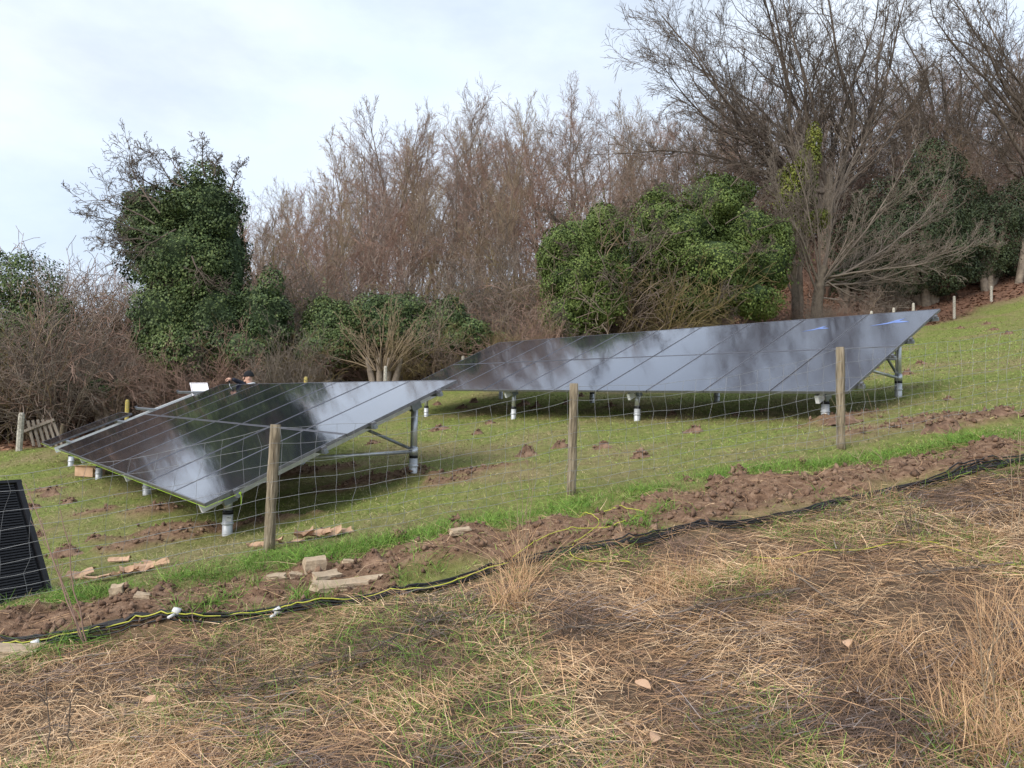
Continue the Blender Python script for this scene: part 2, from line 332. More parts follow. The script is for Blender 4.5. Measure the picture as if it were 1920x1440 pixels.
def make_array(ai, skip, piles, front_s, rear_s, label, ncol=10):
    D = ARR[ai]; Lv, Sv = nrm(D['L']), nrm(D['S']); Sv = nrm(Sv - (Sv@Lv)*Lv); Nv = np.cross(Lv, Sv); T = np.array(D['T'])
    m4 = np.eye(4); m4[:3, 0] = Lv; m4[:3, 1] = Sv; m4[:3, 2] = Nv; m4[:3, 3] = T
    root = empty('solar_array'); root.matrix_world = Matrix(m4.tolist()); tag(root, label, 'solar array', 'solar arrays on the pasture')
    inv = np.linalg.inv(m4); rng = random.Random(5+ai)
    def loc(P): return (inv @ np.r_[np.asarray(P, float), 1])[:3]
    def wpt(l, s, n): return (m4 @ np.array([-l, s, n, 1]))[:3]
    panels = {}
    for c in range(ncol):
        for r in (0, 1):
            if (c, r) in skip: continue
            o = link('panel', PGM, root); o.location = (-(c+.5)*CW + rng.uniform(-.002, .002), r*CH + PH/2, rng.uniform(-.002, .002)); o.rotation_euler = (rng.uniform(-.0022, .0022), rng.uniform(-.0025, .0025), rng.uniform(-.0006, .0006))
            fr = link('frame', PFM, o); panels[(c, r)] = o
    ex, ey, ez = (1, 0, 0), (0, 1, 0), (0, 0, 1)
    for s in (.33, 1.40, 2.09, 3.12):                                    # four purlins across the slope
        m = MB(); m.box((-(ncol*CW)/2, s, -.062), ex, ey, ez, ncol*CW/2+.07, .021, .026); m.build('purlin', MT['galv_dark'], root)
        for l in (0, ncol):
            k = MB(); k.box((-l*CW+(.035 if l == 0 else -.035), s, -.018), ex, ey, ez, .018, .03, .016); k.build('end_clamp', MT['frame'], root)
    for c in piles:                                                      # sloping girders with a row of holes, each on a front and a rear post
        l = c*CW; g = MB(); g.box((-l, 1.74, -.150), ex, ey, ez, .028, 1.68, .060); gd = g.build('girder', MT['galv_bright'], root)
        hb = MB()
        for k in range(46):
            if k % 12 in (5, 6): continue
            s = .2 + k*.068; hb.tube([(-l+.026, s, -.14), (-l+.0305, s, -.14)], .008, 8)
        hb.build('perforation', MT['black'], gd)
        fb, rb = wpt(l, front_s, -.2), wpt(l, rear_s, -.2)
        for P, rear in ((fb, 0), (rb, 1)):
            z0 = hz(P[0], P[1]) - .25; zc = hz(P[0], P[1]) + .22; zc = min(zc, P[2]-.1)
            low = MB().tube([loc((P[0], P[1], z0)), loc((P[0], P[1], zc))], .056, 14); pl = low.build('ground_pile', MT['galv_white'], root, True)
            MB().tube([loc((P[0], P[1], zc-.005)), loc((P[0], P[1], zc+.035))], .0585, 14).build('rubber_collar', MT['black'], pl, True)
            MB().tube([loc((P[0], P[1], zc-.12)), loc((P[0], P[1], zc-.10))], .066, 14).build('flange', MT['galv_white'], pl, True)
            MB().tube([loc((P[0], P[1], zc)), loc((P[0], P[1], P[2]+.05))], .047, 14).build('support_post', MT['galv'], root, True)
            hd = MB(); hd.box(loc((P[0], P[1], P[2]-.0)), ex, ey, ez, .05, .075, .05); hd.build('bracket', MT['galv_dark'], root)
        hub = np.array([rb[0], rb[1], hz(rb[0], rb[1]) + .30])
        MB().tube([loc(hub), wpt_loc(l, 1.42, -.2)], .022, 10).build('strut', MT['galv'], root, True)
        MB().tube([loc(hub+np.array([0, 0, .02])), wpt_loc(l, 2.25, -.2)], .02, 10).build('brace', MT['galv_dark'], root, True)
        MB().tube([loc(hub-np.array([0, 0, .05])), loc(hub+np.array([0, 0, .06]))], .06, 12).build('hub_collar', MT['galv'], root, True)
    return root, panels, wpt, m4
def wpt_loc(l, s, n): return np.array([-l, s, n])
A1, P1, W1, M1 = make_array(0, {(8, 0), (8, 1), (9, 1)}, (.45, 3.5, 6.5, 9.04), .37, 3.03, 'near black solar array with one bare rail where panels are missing')
A2, P2, W2, M2 = make_array(1, set(), (.43, 3.43, 6.43, 9.43), .3, 2.95, 'complete black solar array farther up the slope, ten panels long')
# pale blue bird-shaped marks on two upper panels of the far array
def bird(parent, loc, s, rot):
    pts = [(-.30, -.06), (-.12, -.005), (-.05, .02), (.05, .10), (.17, .15), (.10, .05), (.20, .0), (.26, -.05), (.12, -.05), (.03, -.02), (-.06, -.05)]
    ca, sa = math.cos(rot), math.sin(rot); v = [((x*ca-y*sa)*s, (x*sa+y*ca)*s) for x, y in pts]; n = len(v)
    me = bpy.data.meshes.new('bird_mark'); me.from_pydata([(x, y, .0) for x, y in v] + [(x, y, .0015) for x, y in v], [], [list(range(n, 2*n))] + [[i, (i+1) % n, n+(i+1) % n, n+i] for i in range(n)])
    me.materials.append(MT['mark']); o = link('bird_mark', me, parent); o.location = loc; o['label'] = 'pale blue bird-shaped mark on the glass'
bird(P2[(0, 1)], (.02, .30, .001), 1.05, .15); bird(P2[(1, 1)], (-.05, .22, .001), .8, .2)
# label on the nearest ground pile
fb = W1(.45*CW, .37, -.2); gz = hz(fb[0], fb[1])
vd = nrm(np.array([-fb[0], -fb[1], 0])); sv = np.cross([0, 0, 1], vd)
inv1 = np.linalg.inv(M1)
def lab(c, hw, hh, d, mat, nm, par):
    m = MB()
    m.box((inv1 @ np.r_[np.array(c) + vd*d, 1])[:3], inv1[:3, :3] @ sv, inv1[:3, :3] @ vd, inv1[:3, :3] @ np.array([0, 0, 1]), hw, .0015, hh); return m.build(nm, mat, par)
lc = np.array([fb[0], fb[1], gz+.17]) + sv*.012
lb = lab(lc, .026, .030, .0565, MT['tape'], 'sticker', A1)
fd = bpy.data.curves.new('lettering', 'FONT'); fd.body = 'PRE'; fd.size = .026; fd.align_x = 'CENTER'; fd.extrude = .0004
fo = bpy.data.objects.new('lettering_curve', fd); COL.objects.link(fo); fm_ = bpy.data.meshes.new_from_object(fo.evaluated_get(bpy.context.evaluated_depsgraph_get())); bpy.data.objects.remove(fo); fm_.materials.clear(); fm_.materials.append(MT['ink']); fo = link('lettering', fm_)
mm = np.eye(4); mm[:3, 0] = sv; mm[:3, 1] = (0, 0, 1); mm[:3, 2] = vd; mm[:3, 3] = lc + vd*.0585 + np.array([0, 0, .002])
fo.parent = lb; fo.matrix_parent_inverse = Matrix.Identity(4); fo.matrix_local = (Matrix(M1.tolist()).inverted() @ Matrix(mm.tolist()))

# lime guide string along the lower edge of the near array
pts = [W1(10*CW+.02, -.02, -.02), W1(8.2*CW, -.03, -.03)] + [W1(c*CW, -.015, -.025 - .012*math.sin(c*.39*math.pi/3)) for c in (7, 6, 5, 4, 3, 2, 1, 0)] + [W1(-.02, -.02, -.03), W1(-.06, .34, -.05)]
gs = empty('guide_string', tuple(map(float, pts[-1]))); tag(gs, 'lime green guide string stretched along the lower edge of the near array', 'string')
MB().tube(np.array(pts)-pts[-1], .0028, 5).build('line', MT['lime'], gs)
MB().tube(np.array([(0, 0, 0), (.02, -.03, .02), (.03, -.02, -.03), (.035, -.03, -.12)]), .0035, 5).build('loose_end', MT['lime'], gs)
MB().tube(np.array([(-.02, 0, -.012), (.02, -.004, .012)]), .012, 6).build('knot', MT['lime'], gs)

# white-backed module propped behind the top of the bare rail
bp_ = at(378, 741, 17.2); tp = at(372, 716, 17.35)
u_ = nrm(at(396, 741, 17.2)-at(362, 741, 17.2)); v_ = nrm(tp-bp_); n_ = np.cross(u_, v_)
q = empty('propped_module', tuple(map(float, bp_))); tag(q, 'white sheet in a black frame propped up behind the bare rail', 'module')
MB().box(v_*.16, u_, v_, n_, .19, .17, .008).build('sheet', MT['sheet'], q)
fm = MB()
for sgn in (-1, 1):
    fm.box(v_*.16+v_*.18*sgn, u_, v_, n_, .215, .012, .02); fm.box(v_*.16+u_*.203*sgn, u_, v_, n_, .012, .168, .02)
fm.build('frame', MT['frame'], q)

# black ribbed module standing at the left edge behind the wire fence
c0 = at(95, 1113, 5.75); bl = nrm(at(95, 1113, 5.75)-at(0, 1133, 5.40)); upv = nrm(at(34, 905, 5.95)-c0); upv = nrm(upv - (upv@bl)*bl); nv = np.cross(bl, upv)
rt = empty('leaning_panel', tuple(map(float, c0))); tag(rt, 'black module with fine ribs standing tilted at the left edge', 'panel')
Wd, Hd = 1.13, .98
MB().box(-bl*Wd/2+upv*Hd/2+nv*.02*-1, bl, upv, nv, Wd/2-.02, Hd/2-.02, .012).build('back_sheet', MT['black'], rt)
for i in range(42):
    MB().box(-bl*Wd/2+upv*(.03+i*(Hd-.06)/41)-nv*.004*0, bl, upv, nv, Wd/2-.055, .0055, .010).build('rib', MT['rib'], rt)
fm = MB()
for s_ in (0, 1): fm.box(-bl*Wd/2+upv*(Hd*s_), bl, upv, nv, Wd/2+.012, .012, .022)
fm.box(-bl*.012+upv*Hd/2, bl, upv, nv, .020, Hd/2-.0125, .0215); fm.box(-bl*(Wd-.012)+upv*Hd/2, bl, upv, nv, .020, Hd/2-.0125, .0215)
fm.build('frame', MT['rib'], rt)

# ------------------------------------------------------------------ wire fence in front of the arrays
FP = [(-4.72, 5.08), (-2.0444, 6.15), (.6185, 7.2), (3.6123, 7.85), (6.62, 8.52)]
TOPS = [None, at(517, 796, 6.18), at(1076, 719, 7.2), at(1575, 651, 7.85), None]
fence = empty('wire_fence', (FP[2][0], FP[2][1], hz(*FP[2]))); tag(fence, 'sheep netting on weathered round posts in front of the arrays', 'fence')
fo_ = np.array(fence.location); rng = RS(4)
tops, bots = [], []
for i, (x, y) in enumerate(FP):
    b = np.array([x, y, hz(x, y)-.05]); t_ = TOPS[i] if TOPS[i] is not None else np.array([x+.03, y, b[2]+1.14])
    tops.append(t_); bots.append(b+np.array([0, 0, .05]))
    k = 9; tt = np.linspace(0, 1, k); P = b[None]*(1-tt[:, None]) + t_[None]*tt[:, None]; P[1:-1] += rng.normal(0, .004, (k-2, 3))
    m = MB(); m.tube(P-fo_, np.r_[.047, .046+rng.normal(0, .0015, k-2), .043], 14); m.build('fence_post', MT['post'], fence, True)
NW = 9; HF = np.array([.04, .12, .21, .31, .42, .55, .69, .85, .98])     # line wires as a fraction of the post height
def wirept(i, t, h):
    b = bots[i]*(1-t) + bots[i+1]*t; T_ = tops[i]*(1-t) + tops[i+1]*t
    sag = (.10 if i != 2 else .13)*4*t*(1-t)*(h**1.3); x = b*(1-h) + T_*h
    gp = max(0, H0(np.array([x[0]]), np.array([x[1]]))[0] - b[2])*(1-h)
    off = np.array([-.02, -.055, 0]); return x + off + np.array([.02*math.sin(7*t+3*h), .025*math.sin(11*t+5*h+i), -sag + gp + .008*math.sin(23*t+9*h+i)])
for i in range(4):
    for h in HF:
        P = np.array([wirept(i, t, h) for t in np.linspace(0, 1, 29)]); MB().tube(P-fo_, .0017, 4, False).build('line_wire', MT['wire'], fence)
    ns = int(np.linalg.norm(np.array(FP[i+1])-np.array(FP[i]))/.155)
    for k in range(ns):
        t = (k+.5+rng.uniform(-.12, .12))/ns; j = rng.uniform(-.012, .012, len(HF))
        P = np.array([wirept(i, min(max(t + j[q_]*.6, 0), 1), h) for q_, h in enumerate(HF)]); MB().tube(P-fo_, .0014, 4, False).build('stay_wire', MT['wire'], fence)

# ------------------------------------------------------------------ boundary fence posts (concrete, lichen) behind the arrays
def cpost(px_base, Yd, hgt, name, mat, label, lean=0.0, wpx=.055):
    x, y = (px_base-960)/FPX*Yd, Yd; z = hz(x, y); m = MB(); m.tube([(0, 0, -.1), (lean*.5, 0, hgt*.5), (lean, 0, hgt-.05), (lean, 0, hgt)], [wpx, wpx, wpx*.95, wpx*.6], 8)
    o = m.build(name, mat); o.location = (x, y, z); tag(o, label, 'post', 'boundary fence posts along the wood edge'); return o
def cpost_top(px, py, Yd, name, mat, label, hgt=1.0):
    P = at(px, py, Yd); z = hz(P[0], P[1]); h = max(P[2]-z, .4); return cpost(px, Yd, h, name, mat, label)
x0 = at(40, 845, 18.3)
cpost(41, 18.3, .97, 'boundary_post', MT['concrete'], 'leaning lichen-spotted post at the far left beside old pallet boards', .03, .075)
for a in ((240, 749, 19.2, MT['lichen'], 'yellow lichen-covered post standing behind the single lower panel'), (573, 706, 20.2, MT['lichen'], 'short pale post top showing above the near array, right of the person'), (722, 686, 21.2, MT['concrete'], 'white-speckled post above the right part of the near array'),
          (867, 667, 22.3, MT['concrete'], 'rounded pale post at the left end of the far array'), (1634, 583, 27.2, MT['concrete'], 'post top just above the seam between the two bird-marked panels'), (1676, 577, 27.6, MT['concrete'], 'thin post top above the bird mark of the end panel'),
          (1713, 568, 28.2, MT['concrete'], 'stubby pale post above the far array near its right corner'), (1790, 555, 30.0, MT['concrete'], 'tall pale post just right of the far array corner'), (1860, 536, 31.0, MT['concrete'], 'rightmost pale post standing before the pollard trunk')):
    cpost_top(a[0], a[1], a[2], 'boundary_post', a[3], a[4])
o = cpost(118, 19.4, .5, 'stump_post', MT['post'], 'short broken wooden stake left of the yellow lichen post', .04, .05)
# leaning old pallet boards by the far-left post
pb = at(78, 838, 18.6); pz = hz(pb[0], pb[1]); pr = empty('pallet', (float(pb[0]), float(pb[1]), pz)); tag(pr, 'old grey slatted pallet leaning beside the far-left post', 'pallet')
for i in range(6):
    d_ = np.array([-.22-.02*i, 0, .78]); m = MB(); m.box(np.array([-.32+i*.14, .05, .36]) + d_*.02, nrm((1, 0, .25)), (0, 1, 0), nrm(d_), .035, .012, .40-.02*abs(i-3)); m.build('slat', MT['oldwood'], pr)
m = MB(); m.box((-.12, .015, .58), nrm((1, 0, .42)), (0, 1, 0), nrm((-.42, 0, 1)), .44, .02, .035); m.build('rail', MT['oldwood'], pr)

# ------------------------------------------------------------------ vegetation generators
def paths_to_mesh(name, paths, mat, sides=(5, 4, 3, 3, 3)):
    """all branches of one plant part as tapering tubes, built in batches of equal shape"""
    grp = {}
    for P, R, lev in paths: grp.setdefault((len(P), sides[min(lev, len(sides)-1)]), []).append((P, R))
    V, Fc = [], []; b = 0
    for (k, n), L_ in grp.items():
        P = np.array([p for p, r in L_], float); R = np.array([r for p, r in L_], float); m = len(L_); T = np.empty_like(P)
        T[:, 1:-1] = P[:, 2:]-P[:, :-2]; T[:, 0] = P[:, 1]-P[:, 0]; T[:, -1] = P[:, -1]-P[:, -2]; T /= np.linalg.norm(T, axis=2)[..., None]+1e-9
        ref = np.where(np.abs(T[..., 2:3]) < .9, np.array([0, 0, 1.0]), np.array([1.0, 0, 0])); U = np.cross(T, ref); U /= np.linalg.norm(U, axis=2)[..., None]+1e-9; W_ = np.cross(T, U)
        a = np.arange(n)*2*math.pi/n; V.append((P[:, :, None] + R[:, :, None, None]*(U[:, :, None]*np.cos(a)[None, None, :, None] + W_[:, :, None]*np.sin(a)[None, None, :, None])).reshape(-1, 3))
        base = b + np.arange(m)[:, None, None]*k*n + np.arange(k-1)[None, :, None]*n; i0 = base + np.arange(n)[None, None]; i1 = base + (np.arange(n)[None, None]+1) % n
        Fc.append(np.stack([i0, i1, i1+n, i0+n], -1).reshape(-1, 4)); b += m*k*n
    return mesh_np(name, np.concatenate(V), np.concatenate(Fc), mat, smooth=False)
def _n3(x, y, z):
    l = math.sqrt(x*x+y*y+z*z)+1e-12; return x/l, y/l, z/l
def grow(rng, p, d, length, r, lev, S, out_):
    n = S['seg'][lev]; w_, tr_, tp_, rm = S['wander'][lev], S['trop'][lev], S['taper'][lev], S['rmin']; px_, py_, pz_ = (float(q) for q in p); dx, dy, dz = _n3(*(float(q) for q in d)); pts = [(px_, py_, pz_)]; dirs_ = [(dx, dy, dz)]; st_ = length/n
    for a, b, c in rng.normal(0, w_, (n, 3)).tolist():
        dx, dy, dz = _n3(dx+a, dy+b, dz+c+tr_); px_ += dx*st_; py_ += dy*st_; pz_ += dz*st_; pts.append((px_, py_, pz_)); dirs_.append((dx, dy, dz))
    R = [max(r*(1 - tp_*i/n), rm) for i in range(n+1)]; out_.append((np.array(pts), np.array(R), lev))
    if lev+1 < len(S['seg']):
        nc = max(1, int(round(S['n'][lev]*rng.uniform(.8, 1.2)))); t0 = S['t0'][lev]; U = rng.uniform(0, 1, (nc, 3)).tolist(); N_ = rng.normal(0, 1, (nc, 3)).tolist()
        for j in range(nc):
            u = U[j]; tt = t0 + (1-t0)*((j+u[0])/nc); f = min(tt*n, n-1e-6); i = int(f); f -= i; A_, B_ = pts[i], pts[i+1]; q = (A_[0]+(B_[0]-A_[0])*f, A_[1]+(B_[1]-A_[1])*f, A_[2]+(B_[2]-A_[2])*f); e = dirs_[i+1]
            g_ = N_[j]; sd_ = _n3(e[1]*g_[2]-e[2]*g_[1], e[2]*g_[0]-e[0]*g_[2], e[0]*g_[1]-e[1]*g_[0]); an = S['ang'][lev]*(.6+.75*u[1]); ca, sa = math.cos(an), math.sin(an)
            grow(rng, q, (e[0]*ca+sd_[0]*sa, e[1]*ca+sd_[1]*sa, e[2]*ca+sd_[2]*sa), length*S['lr'][lev]*(1 - S['fall'][lev]*tt)*(.65+.6*u[2]), max(R[i]*S['rr'][lev], rm), lev+1, S, out_)
SP_SLIM = dict(seg=(9, 5, 3, 2), wander=(.07, .13, .18, .22), trop=(.05, .13, .11, .08), taper=(.85, .8, .7, .5), n=(23, 9, 8), t0=(.16, .12, .1), ang=(.55, .52, .62), lr=(.37, .43, .46), fall=(.5, .4, .3), rr=(.48, .5, .55), rmin=.0062)
SP_OAK = dict(seg=(5, 9, 6, 5, 3), wander=(.06, .13, .17, .2, .25), trop=(.1, .05, .05, .05, .03), taper=(.3, .8, .8, .7, .5), n=(15, 11, 9, 7), t0=(.42, .16, .12, .1), ang=(.85, .62, .6, .62), lr=(1.75, .46, .44, .42), fall=(.1, .42, .4, .3), rr=(.56, .5, .5, .55), rmin=.0085)
SP_FAN = dict(seg=(4, 9, 5, 4), wander=(.05, .09, .15, .2), trop=(.05, .03, .04, .03), taper=(.3, .85, .75, .5), n=(15, 11, 7), t0=(.25, .12, .1), ang=(.85, .5, .55), lr=(2.6, .38, .42), fall=(.05, .4, .3), rr=(.34, .45, .5), rmin=.006)
def split_tree(name, rng, S, height, r0, d0=(0, 0, 1), tlen=1.0):
    o = []; grow(rng, (0, 0, -.15), d0, height*tlen, r0, 0, S, o); return [p for p in o if p[2] == 0], [p for p in o if p[2] > 0]
def shrub_paths(rng, nst, h, spread, S):
    o = []
    for i in range(nst):
        a = rng.uniform(0, 2*math.pi); rr = rng.uniform(0, .45)*spread; d = np.array([math.cos(a)*rng.uniform(.1, 1)*spread*.45, math.sin(a)*rng.uniform(.1, 1)*spread*.45, 1.0])
        grow(rng, (math.cos(a)*rr*.6, math.sin(a)*rr*.6, -.1), d, h*rng.uniform(.65, 1.15), rng.uniform(.012, .026), 0, S, o)
    return o
SP_SHRUB = dict(seg=(7, 5, 3), wander=(.16, .24, .28), trop=(-.02, .02, .0), taper=(.75, .7, .5), n=(8, 6), t0=(.15, .1), ang=(.65, .7), lr=(.55, .5), fall=(.4, .3), rr=(.6, .65), rmin=.0045)

def leaf_mesh(name, blobs, n, size, pal, seed, droop=.5, clump=.3, mat=None, shell=.34):
    """small leaf faces through the outer volume of overlapping lobes; blobs rows: cx,cy,cz,rx,ry,rz"""
    rng = RS(seed); B = np.array(blobs, float); area = (B[:, 3]*B[:, 5] + B[:, 4]*B[:, 5] + B[:, 3]*B[:, 4]); k = rng.choice(len(B), int(n*1.7), p=area/area.sum())
    d = rng.normal(0, 1, (len(k), 3)); d /= np.linalg.norm(d, axis=1)[:, None]
    c, R = B[k, :3], B[k, 3:]; P0 = c + d*R
    q = 1/clump; lump = fbm(P0[:, 0]*q*.45, P0[:, 1]*q*.45, P0[:, 2]*q*.6, seed, 3); big = fbm(P0[:, 0]*.7, P0[:, 1]*.7, P0[:, 2]*.7, seed+5, 2)
    rad = .82 + .60*(lump-.42) + .62*(big-.5); sh = rng.uniform(0, 1, len(k))**2*shell; P = c + d*R*(rad - sh)[:, None]
    keep = np.ones(len(k), bool)
    for b in B:
        e = np.linalg.norm((P-b[:3])/b[3:], axis=1); keep &= (e > .58)
    # gaps: drop leaves in the deepest hollows
    keep &= (lump + .25*rng.uniform(0, 1, len(k))) > .40
    P, d, lump, big = P[keep][:n], d[keep][:n], lump[keep][:n], big[keep][:n]; m = len(P)
    na = max(20, m//110); ai = rng.randint(0, m, na); sd_ = d[ai]*.7 + rng.normal(0, .55, (na, 3)) + np.array([0, 0, .15]); sl = rng.uniform(.18, .55, na); tt = np.linspace(.1, 1, 11)
    SP_ = (P[ai][:, None] + sd_[:, None]*(sl[:, None]*tt[None])[..., None] + np.array([0, 0, -.22])*(tt**2)[None, :, None]*sl[:, None, None]).reshape(-1, 3) + rng.normal(0, .028, (na*11, 3))
    P = np.r_[P, SP_]; d = np.r_[d, np.repeat(d[ai], 11, 0)]; lump = np.r_[lump, np.repeat(lump[ai], 11)]; big = np.r_[big, np.repeat(big[ai], 11)]; m = len(P)
    N = d*.9 + np.array([0, 0, droop]) + rng.normal(0, .42, (m, 3)); N /= np.linalg.norm(N, axis=1)[:, None]
    dn = np.array([0, 0, -1.0]) + d*.5 + rng.normal(0, .5, (m, 3)); U = dn - (dn*N).sum(1)[:, None]*N; U /= np.linalg.norm(U, axis=1)[:, None]+1e-9; W_ = np.cross(N, U)
    s = size*rng.uniform(.6, 1.3, m)[:, None]
    V = np.stack([P - U*s*.5, P + W_*s*.42 + U*s*.02, P + U*s*.62 - N*s*.15, P - W_*s*.42 + U*s*.02], 1).reshape(-1, 3)
    pal = np.array(pal); f = np.clip(rng.normal(.5, .24, m) + (big-.5)*.9, 0, .999)*(len(pal)-1); i = f.astype(int); col = pal[i]*(1-(f-i))[:, None] + pal[i+1]*(f-i)[:, None]
    return mesh_np(name, V, np.arange(m*4).reshape(-1, 4), mat or MT['leaf'], np.repeat(col, 4, 0))
IVY = [(.032, .052, .024), (.058, .09, .034), (.10, .145, .048), (.165, .205, .07)]
IVY_LIGHT = [(.045, .072, .022), (.08, .12, .03), (.125, .175, .042), (.18, .225, .06)]
IVY_YEL = [(.06, .085, .02), (.11, .14, .025), (.17, .19, .032), (.24, .25, .045)]
DARK = [(.026, .038, .02), (.042, .058, .026), (.066, .086, .036)]
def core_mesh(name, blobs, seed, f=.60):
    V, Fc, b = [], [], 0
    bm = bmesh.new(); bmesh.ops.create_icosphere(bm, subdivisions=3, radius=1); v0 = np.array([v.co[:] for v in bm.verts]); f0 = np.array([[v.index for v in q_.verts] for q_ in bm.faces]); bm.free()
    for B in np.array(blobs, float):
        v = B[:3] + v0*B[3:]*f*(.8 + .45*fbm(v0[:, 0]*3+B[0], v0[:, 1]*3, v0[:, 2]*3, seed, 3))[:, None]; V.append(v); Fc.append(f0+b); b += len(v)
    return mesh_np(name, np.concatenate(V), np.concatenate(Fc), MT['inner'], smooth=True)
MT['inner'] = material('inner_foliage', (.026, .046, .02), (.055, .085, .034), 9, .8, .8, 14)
def blobs_px(Yd, L_):
    """lobes given as photo x, y, half width px, half height px, depth shift m, at distance Yd"""
    r = []
    for (x, y, rx, rz, dy) in L_:
        Yq = Yd+dy; P = at(x, y, Yq); k = Yq/FPX; r.append((*P, rx*k, max(rx*k*.85, .5), rz*k))
    return r
def ivy_thing(name, label, cat, base_px, Yd, L_, n, size, pal, seed, trunk=None, extra=None, group=None, clump=.3, corep=True, droop=.5, ntr=6):
    x = (base_px-960)/FPX*Yd; z = hz(x, Yd); root = empty(name, (x, Yd, z)); tag(root, label, cat, group); o0 = np.array([x, Yd, z])
    B = np.array(blobs_px(Yd, L_)); B[:, :3] -= o0
    rb = RS(seed+55); ext = []
    for b in B:
        for _ in range(5):
            d = nrm(rb.normal(0, 1, 3)*np.array([1, .6, 1]) + np.array([0, -.35, .1])); ext.append(np.r_[b[:3]+d*b[3:]*rb.uniform(.62, .95), b[3:]*rb.uniform(.28, .52)])
    B0_ = B*np.array([1, 1, 1, 1.1, 1.1, 1.1]); B = np.concatenate([B0_, np.array(ext)])
    link('crown', leaf_mesh('crown', B, n, size, pal, seed, clump=clump, droop=droop), root)
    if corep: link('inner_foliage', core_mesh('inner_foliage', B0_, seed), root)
    rng = RS(seed+100); tp = []
    for b in B[:ntr]:
        q = np.linspace(0, 1, 7)[:, None]; P = np.array([[rng.normal(0, .15), rng.normal(0, .1), -.2]])*(1-q) + b[None, :3]*q; P[1:-1] += rng.normal(0, .06, (5, 3)); tp.append((P, np.linspace(trunk or .16, .05, 7), 0))
    link('trunk', paths_to_mesh('trunk', tp, MT['bark'], (7,)), root)
    if extra: link('bare_branches', paths_to_mesh('bare_branches', extra(o0, RS(seed+7)), MT['twig_dark']), root)
    return root

# ---- big ivy-clad tree on the left with bare twigs fanning from its head
SP_TW = dict(seg=(6, 4, 3, 2), wander=(.17, .24, .28, .3), trop=(.03, .03, .02, .0), taper=(.8, .75, .6, .5), n=(10, 6, 5), t0=(.2, .12, .1), ang=(.7, .75, .75), lr=(.48, .5, .5), fall=(.4, .3, .3), rr=(.5, .55, .6), rmin=.006)
def twigs_px(lst, Yd, r=.03, S=SP_TW):
    def f(o0, rng):
        o = []
        for (x0_, y0_, x1_, y1_) in lst:
            a = at(x0_, y0_, Yd)-o0; b = at(x1_, y1_, Yd+rng.uniform(-1.2, 1.0))-o0; grow(rng, a, b-a, np.linalg.norm(b-a), r, 0, S, o)
        return o
    return f
ivy_thing('ivy_tree', 'tall ivy-clad tree with bare twigs fanning out of its head', 'tree', 350, 22.5,
  [(380, 402, 80, 86, 0), (300, 430, 84, 78, .2), (340, 490, 116, 84, 0), (422, 490, 52, 100, .2), (320, 590, 84, 84, -.3), (405, 600, 84, 84, -.2), (492, 596, 64, 80, -.1), (370, 660, 90, 45, -.3), (460, 655, 70, 45, -.5), (270, 395, 42, 34, .2)],
  78000, .07, IVY, 11, .22, twigs_px([(300, 400, 175, 305), (290, 420, 150, 365), (280, 440, 165, 420), (270, 470, 185, 470), (320, 360, 230, 300), (350, 345, 300, 295), (385, 330, 345, 268), (400, 330, 410, 285), (300, 380, 200, 340), (270, 450, 190, 445), (430, 360, 470, 320), (340, 350, 270, 310), (330, 430, 250, 520), (420, 640, 360, 690), (360, 480, 400, 560), (380, 500, 330, 570)], 21.2))
# ---- other ivy and evergreen masses
ivy_thing('ivy_bush', 'dark green ivy bush left of the pale-shoot stump', 'bush', 620, 22.8, [(612, 615, 42, 50, 0), (600, 650, 50, 36, -.2), (640, 640, 40, 50, 0), (575, 655, 30, 30, -.1)], 20000, .062, IVY, 21)
ivy_thing('ivy_bush', 'broad ivy bush behind the pale-shoot stump', 'bush', 740, 23.6, [(700, 590, 50, 40, .2), (755, 585, 50, 36, .3), (720, 625, 60, 50, 0), (790, 620, 45, 45, .2)], 22000, .062, IVY, 22)
ivy_thing('ivy_bush', 'low dark bush right of the pale-shoot stump beside the far array', 'bush', 860, 23.4, [(840, 600, 45, 42, .3), (800, 640, 40, 32, -.1), (885, 625, 32, 32, 0), (850, 645, 40, 26, 0)], 14000, .062, IVY, 23)
ivy_thing('ivy_tree', 'bright green ivy column at the left of the big ivy thicket', 'tree', 1080, 25.0, [(1075, 465, 62, 55, .3), (1130, 440, 58, 44, .6), (1085, 520, 74, 62, 0), (1060, 585, 44, 48, -.1), (1115, 565, 50, 52, -.1), (1145, 500, 38, 60, .4), (1040, 480, 32, 42, .2)], 56000, .064, IVY_LIGHT, 24, .2, twigs_px([(1080, 440, 1020, 400), (1130, 420, 1170, 380), (1090, 480, 1040, 470), (1120, 470, 1160, 530), (1060, 560, 1030, 620)], 23.8, .018))
ivy_thing('ivy_tree', 'largest rounded ivy thicket above the middle of the far array', 'tree', 1320, 27.0,
  [(1340, 385, 66, 62, .3), (1230, 410, 50, 52, .8), (1290, 440, 80, 56, .2), (1395, 430, 62, 60, .1), (1330, 500, 98, 70, -.3), (1235, 490, 62, 66, .2), (1440, 490, 52, 62, -.1), (1290, 555, 66, 50, -.2), (1390, 555, 74, 38, -.3), (1450, 440, 40, 40, .2), (1225, 540, 46, 40, .2)], 84000, .072, IVY_LIGHT, 25, .3, twigs_px([(1340, 430, 1260, 380), (1360, 420, 1430, 370), (1300, 380, 1220, 350), (1330, 350, 1290, 290), (1370, 350, 1420, 300), (1420, 430, 1500, 400), (1250, 440, 1190, 420), (1400, 560, 1350, 600), (1380, 500, 1330, 560), (1300, 430, 1220, 420), (1370, 470, 1450, 510)], 25.3, .02))
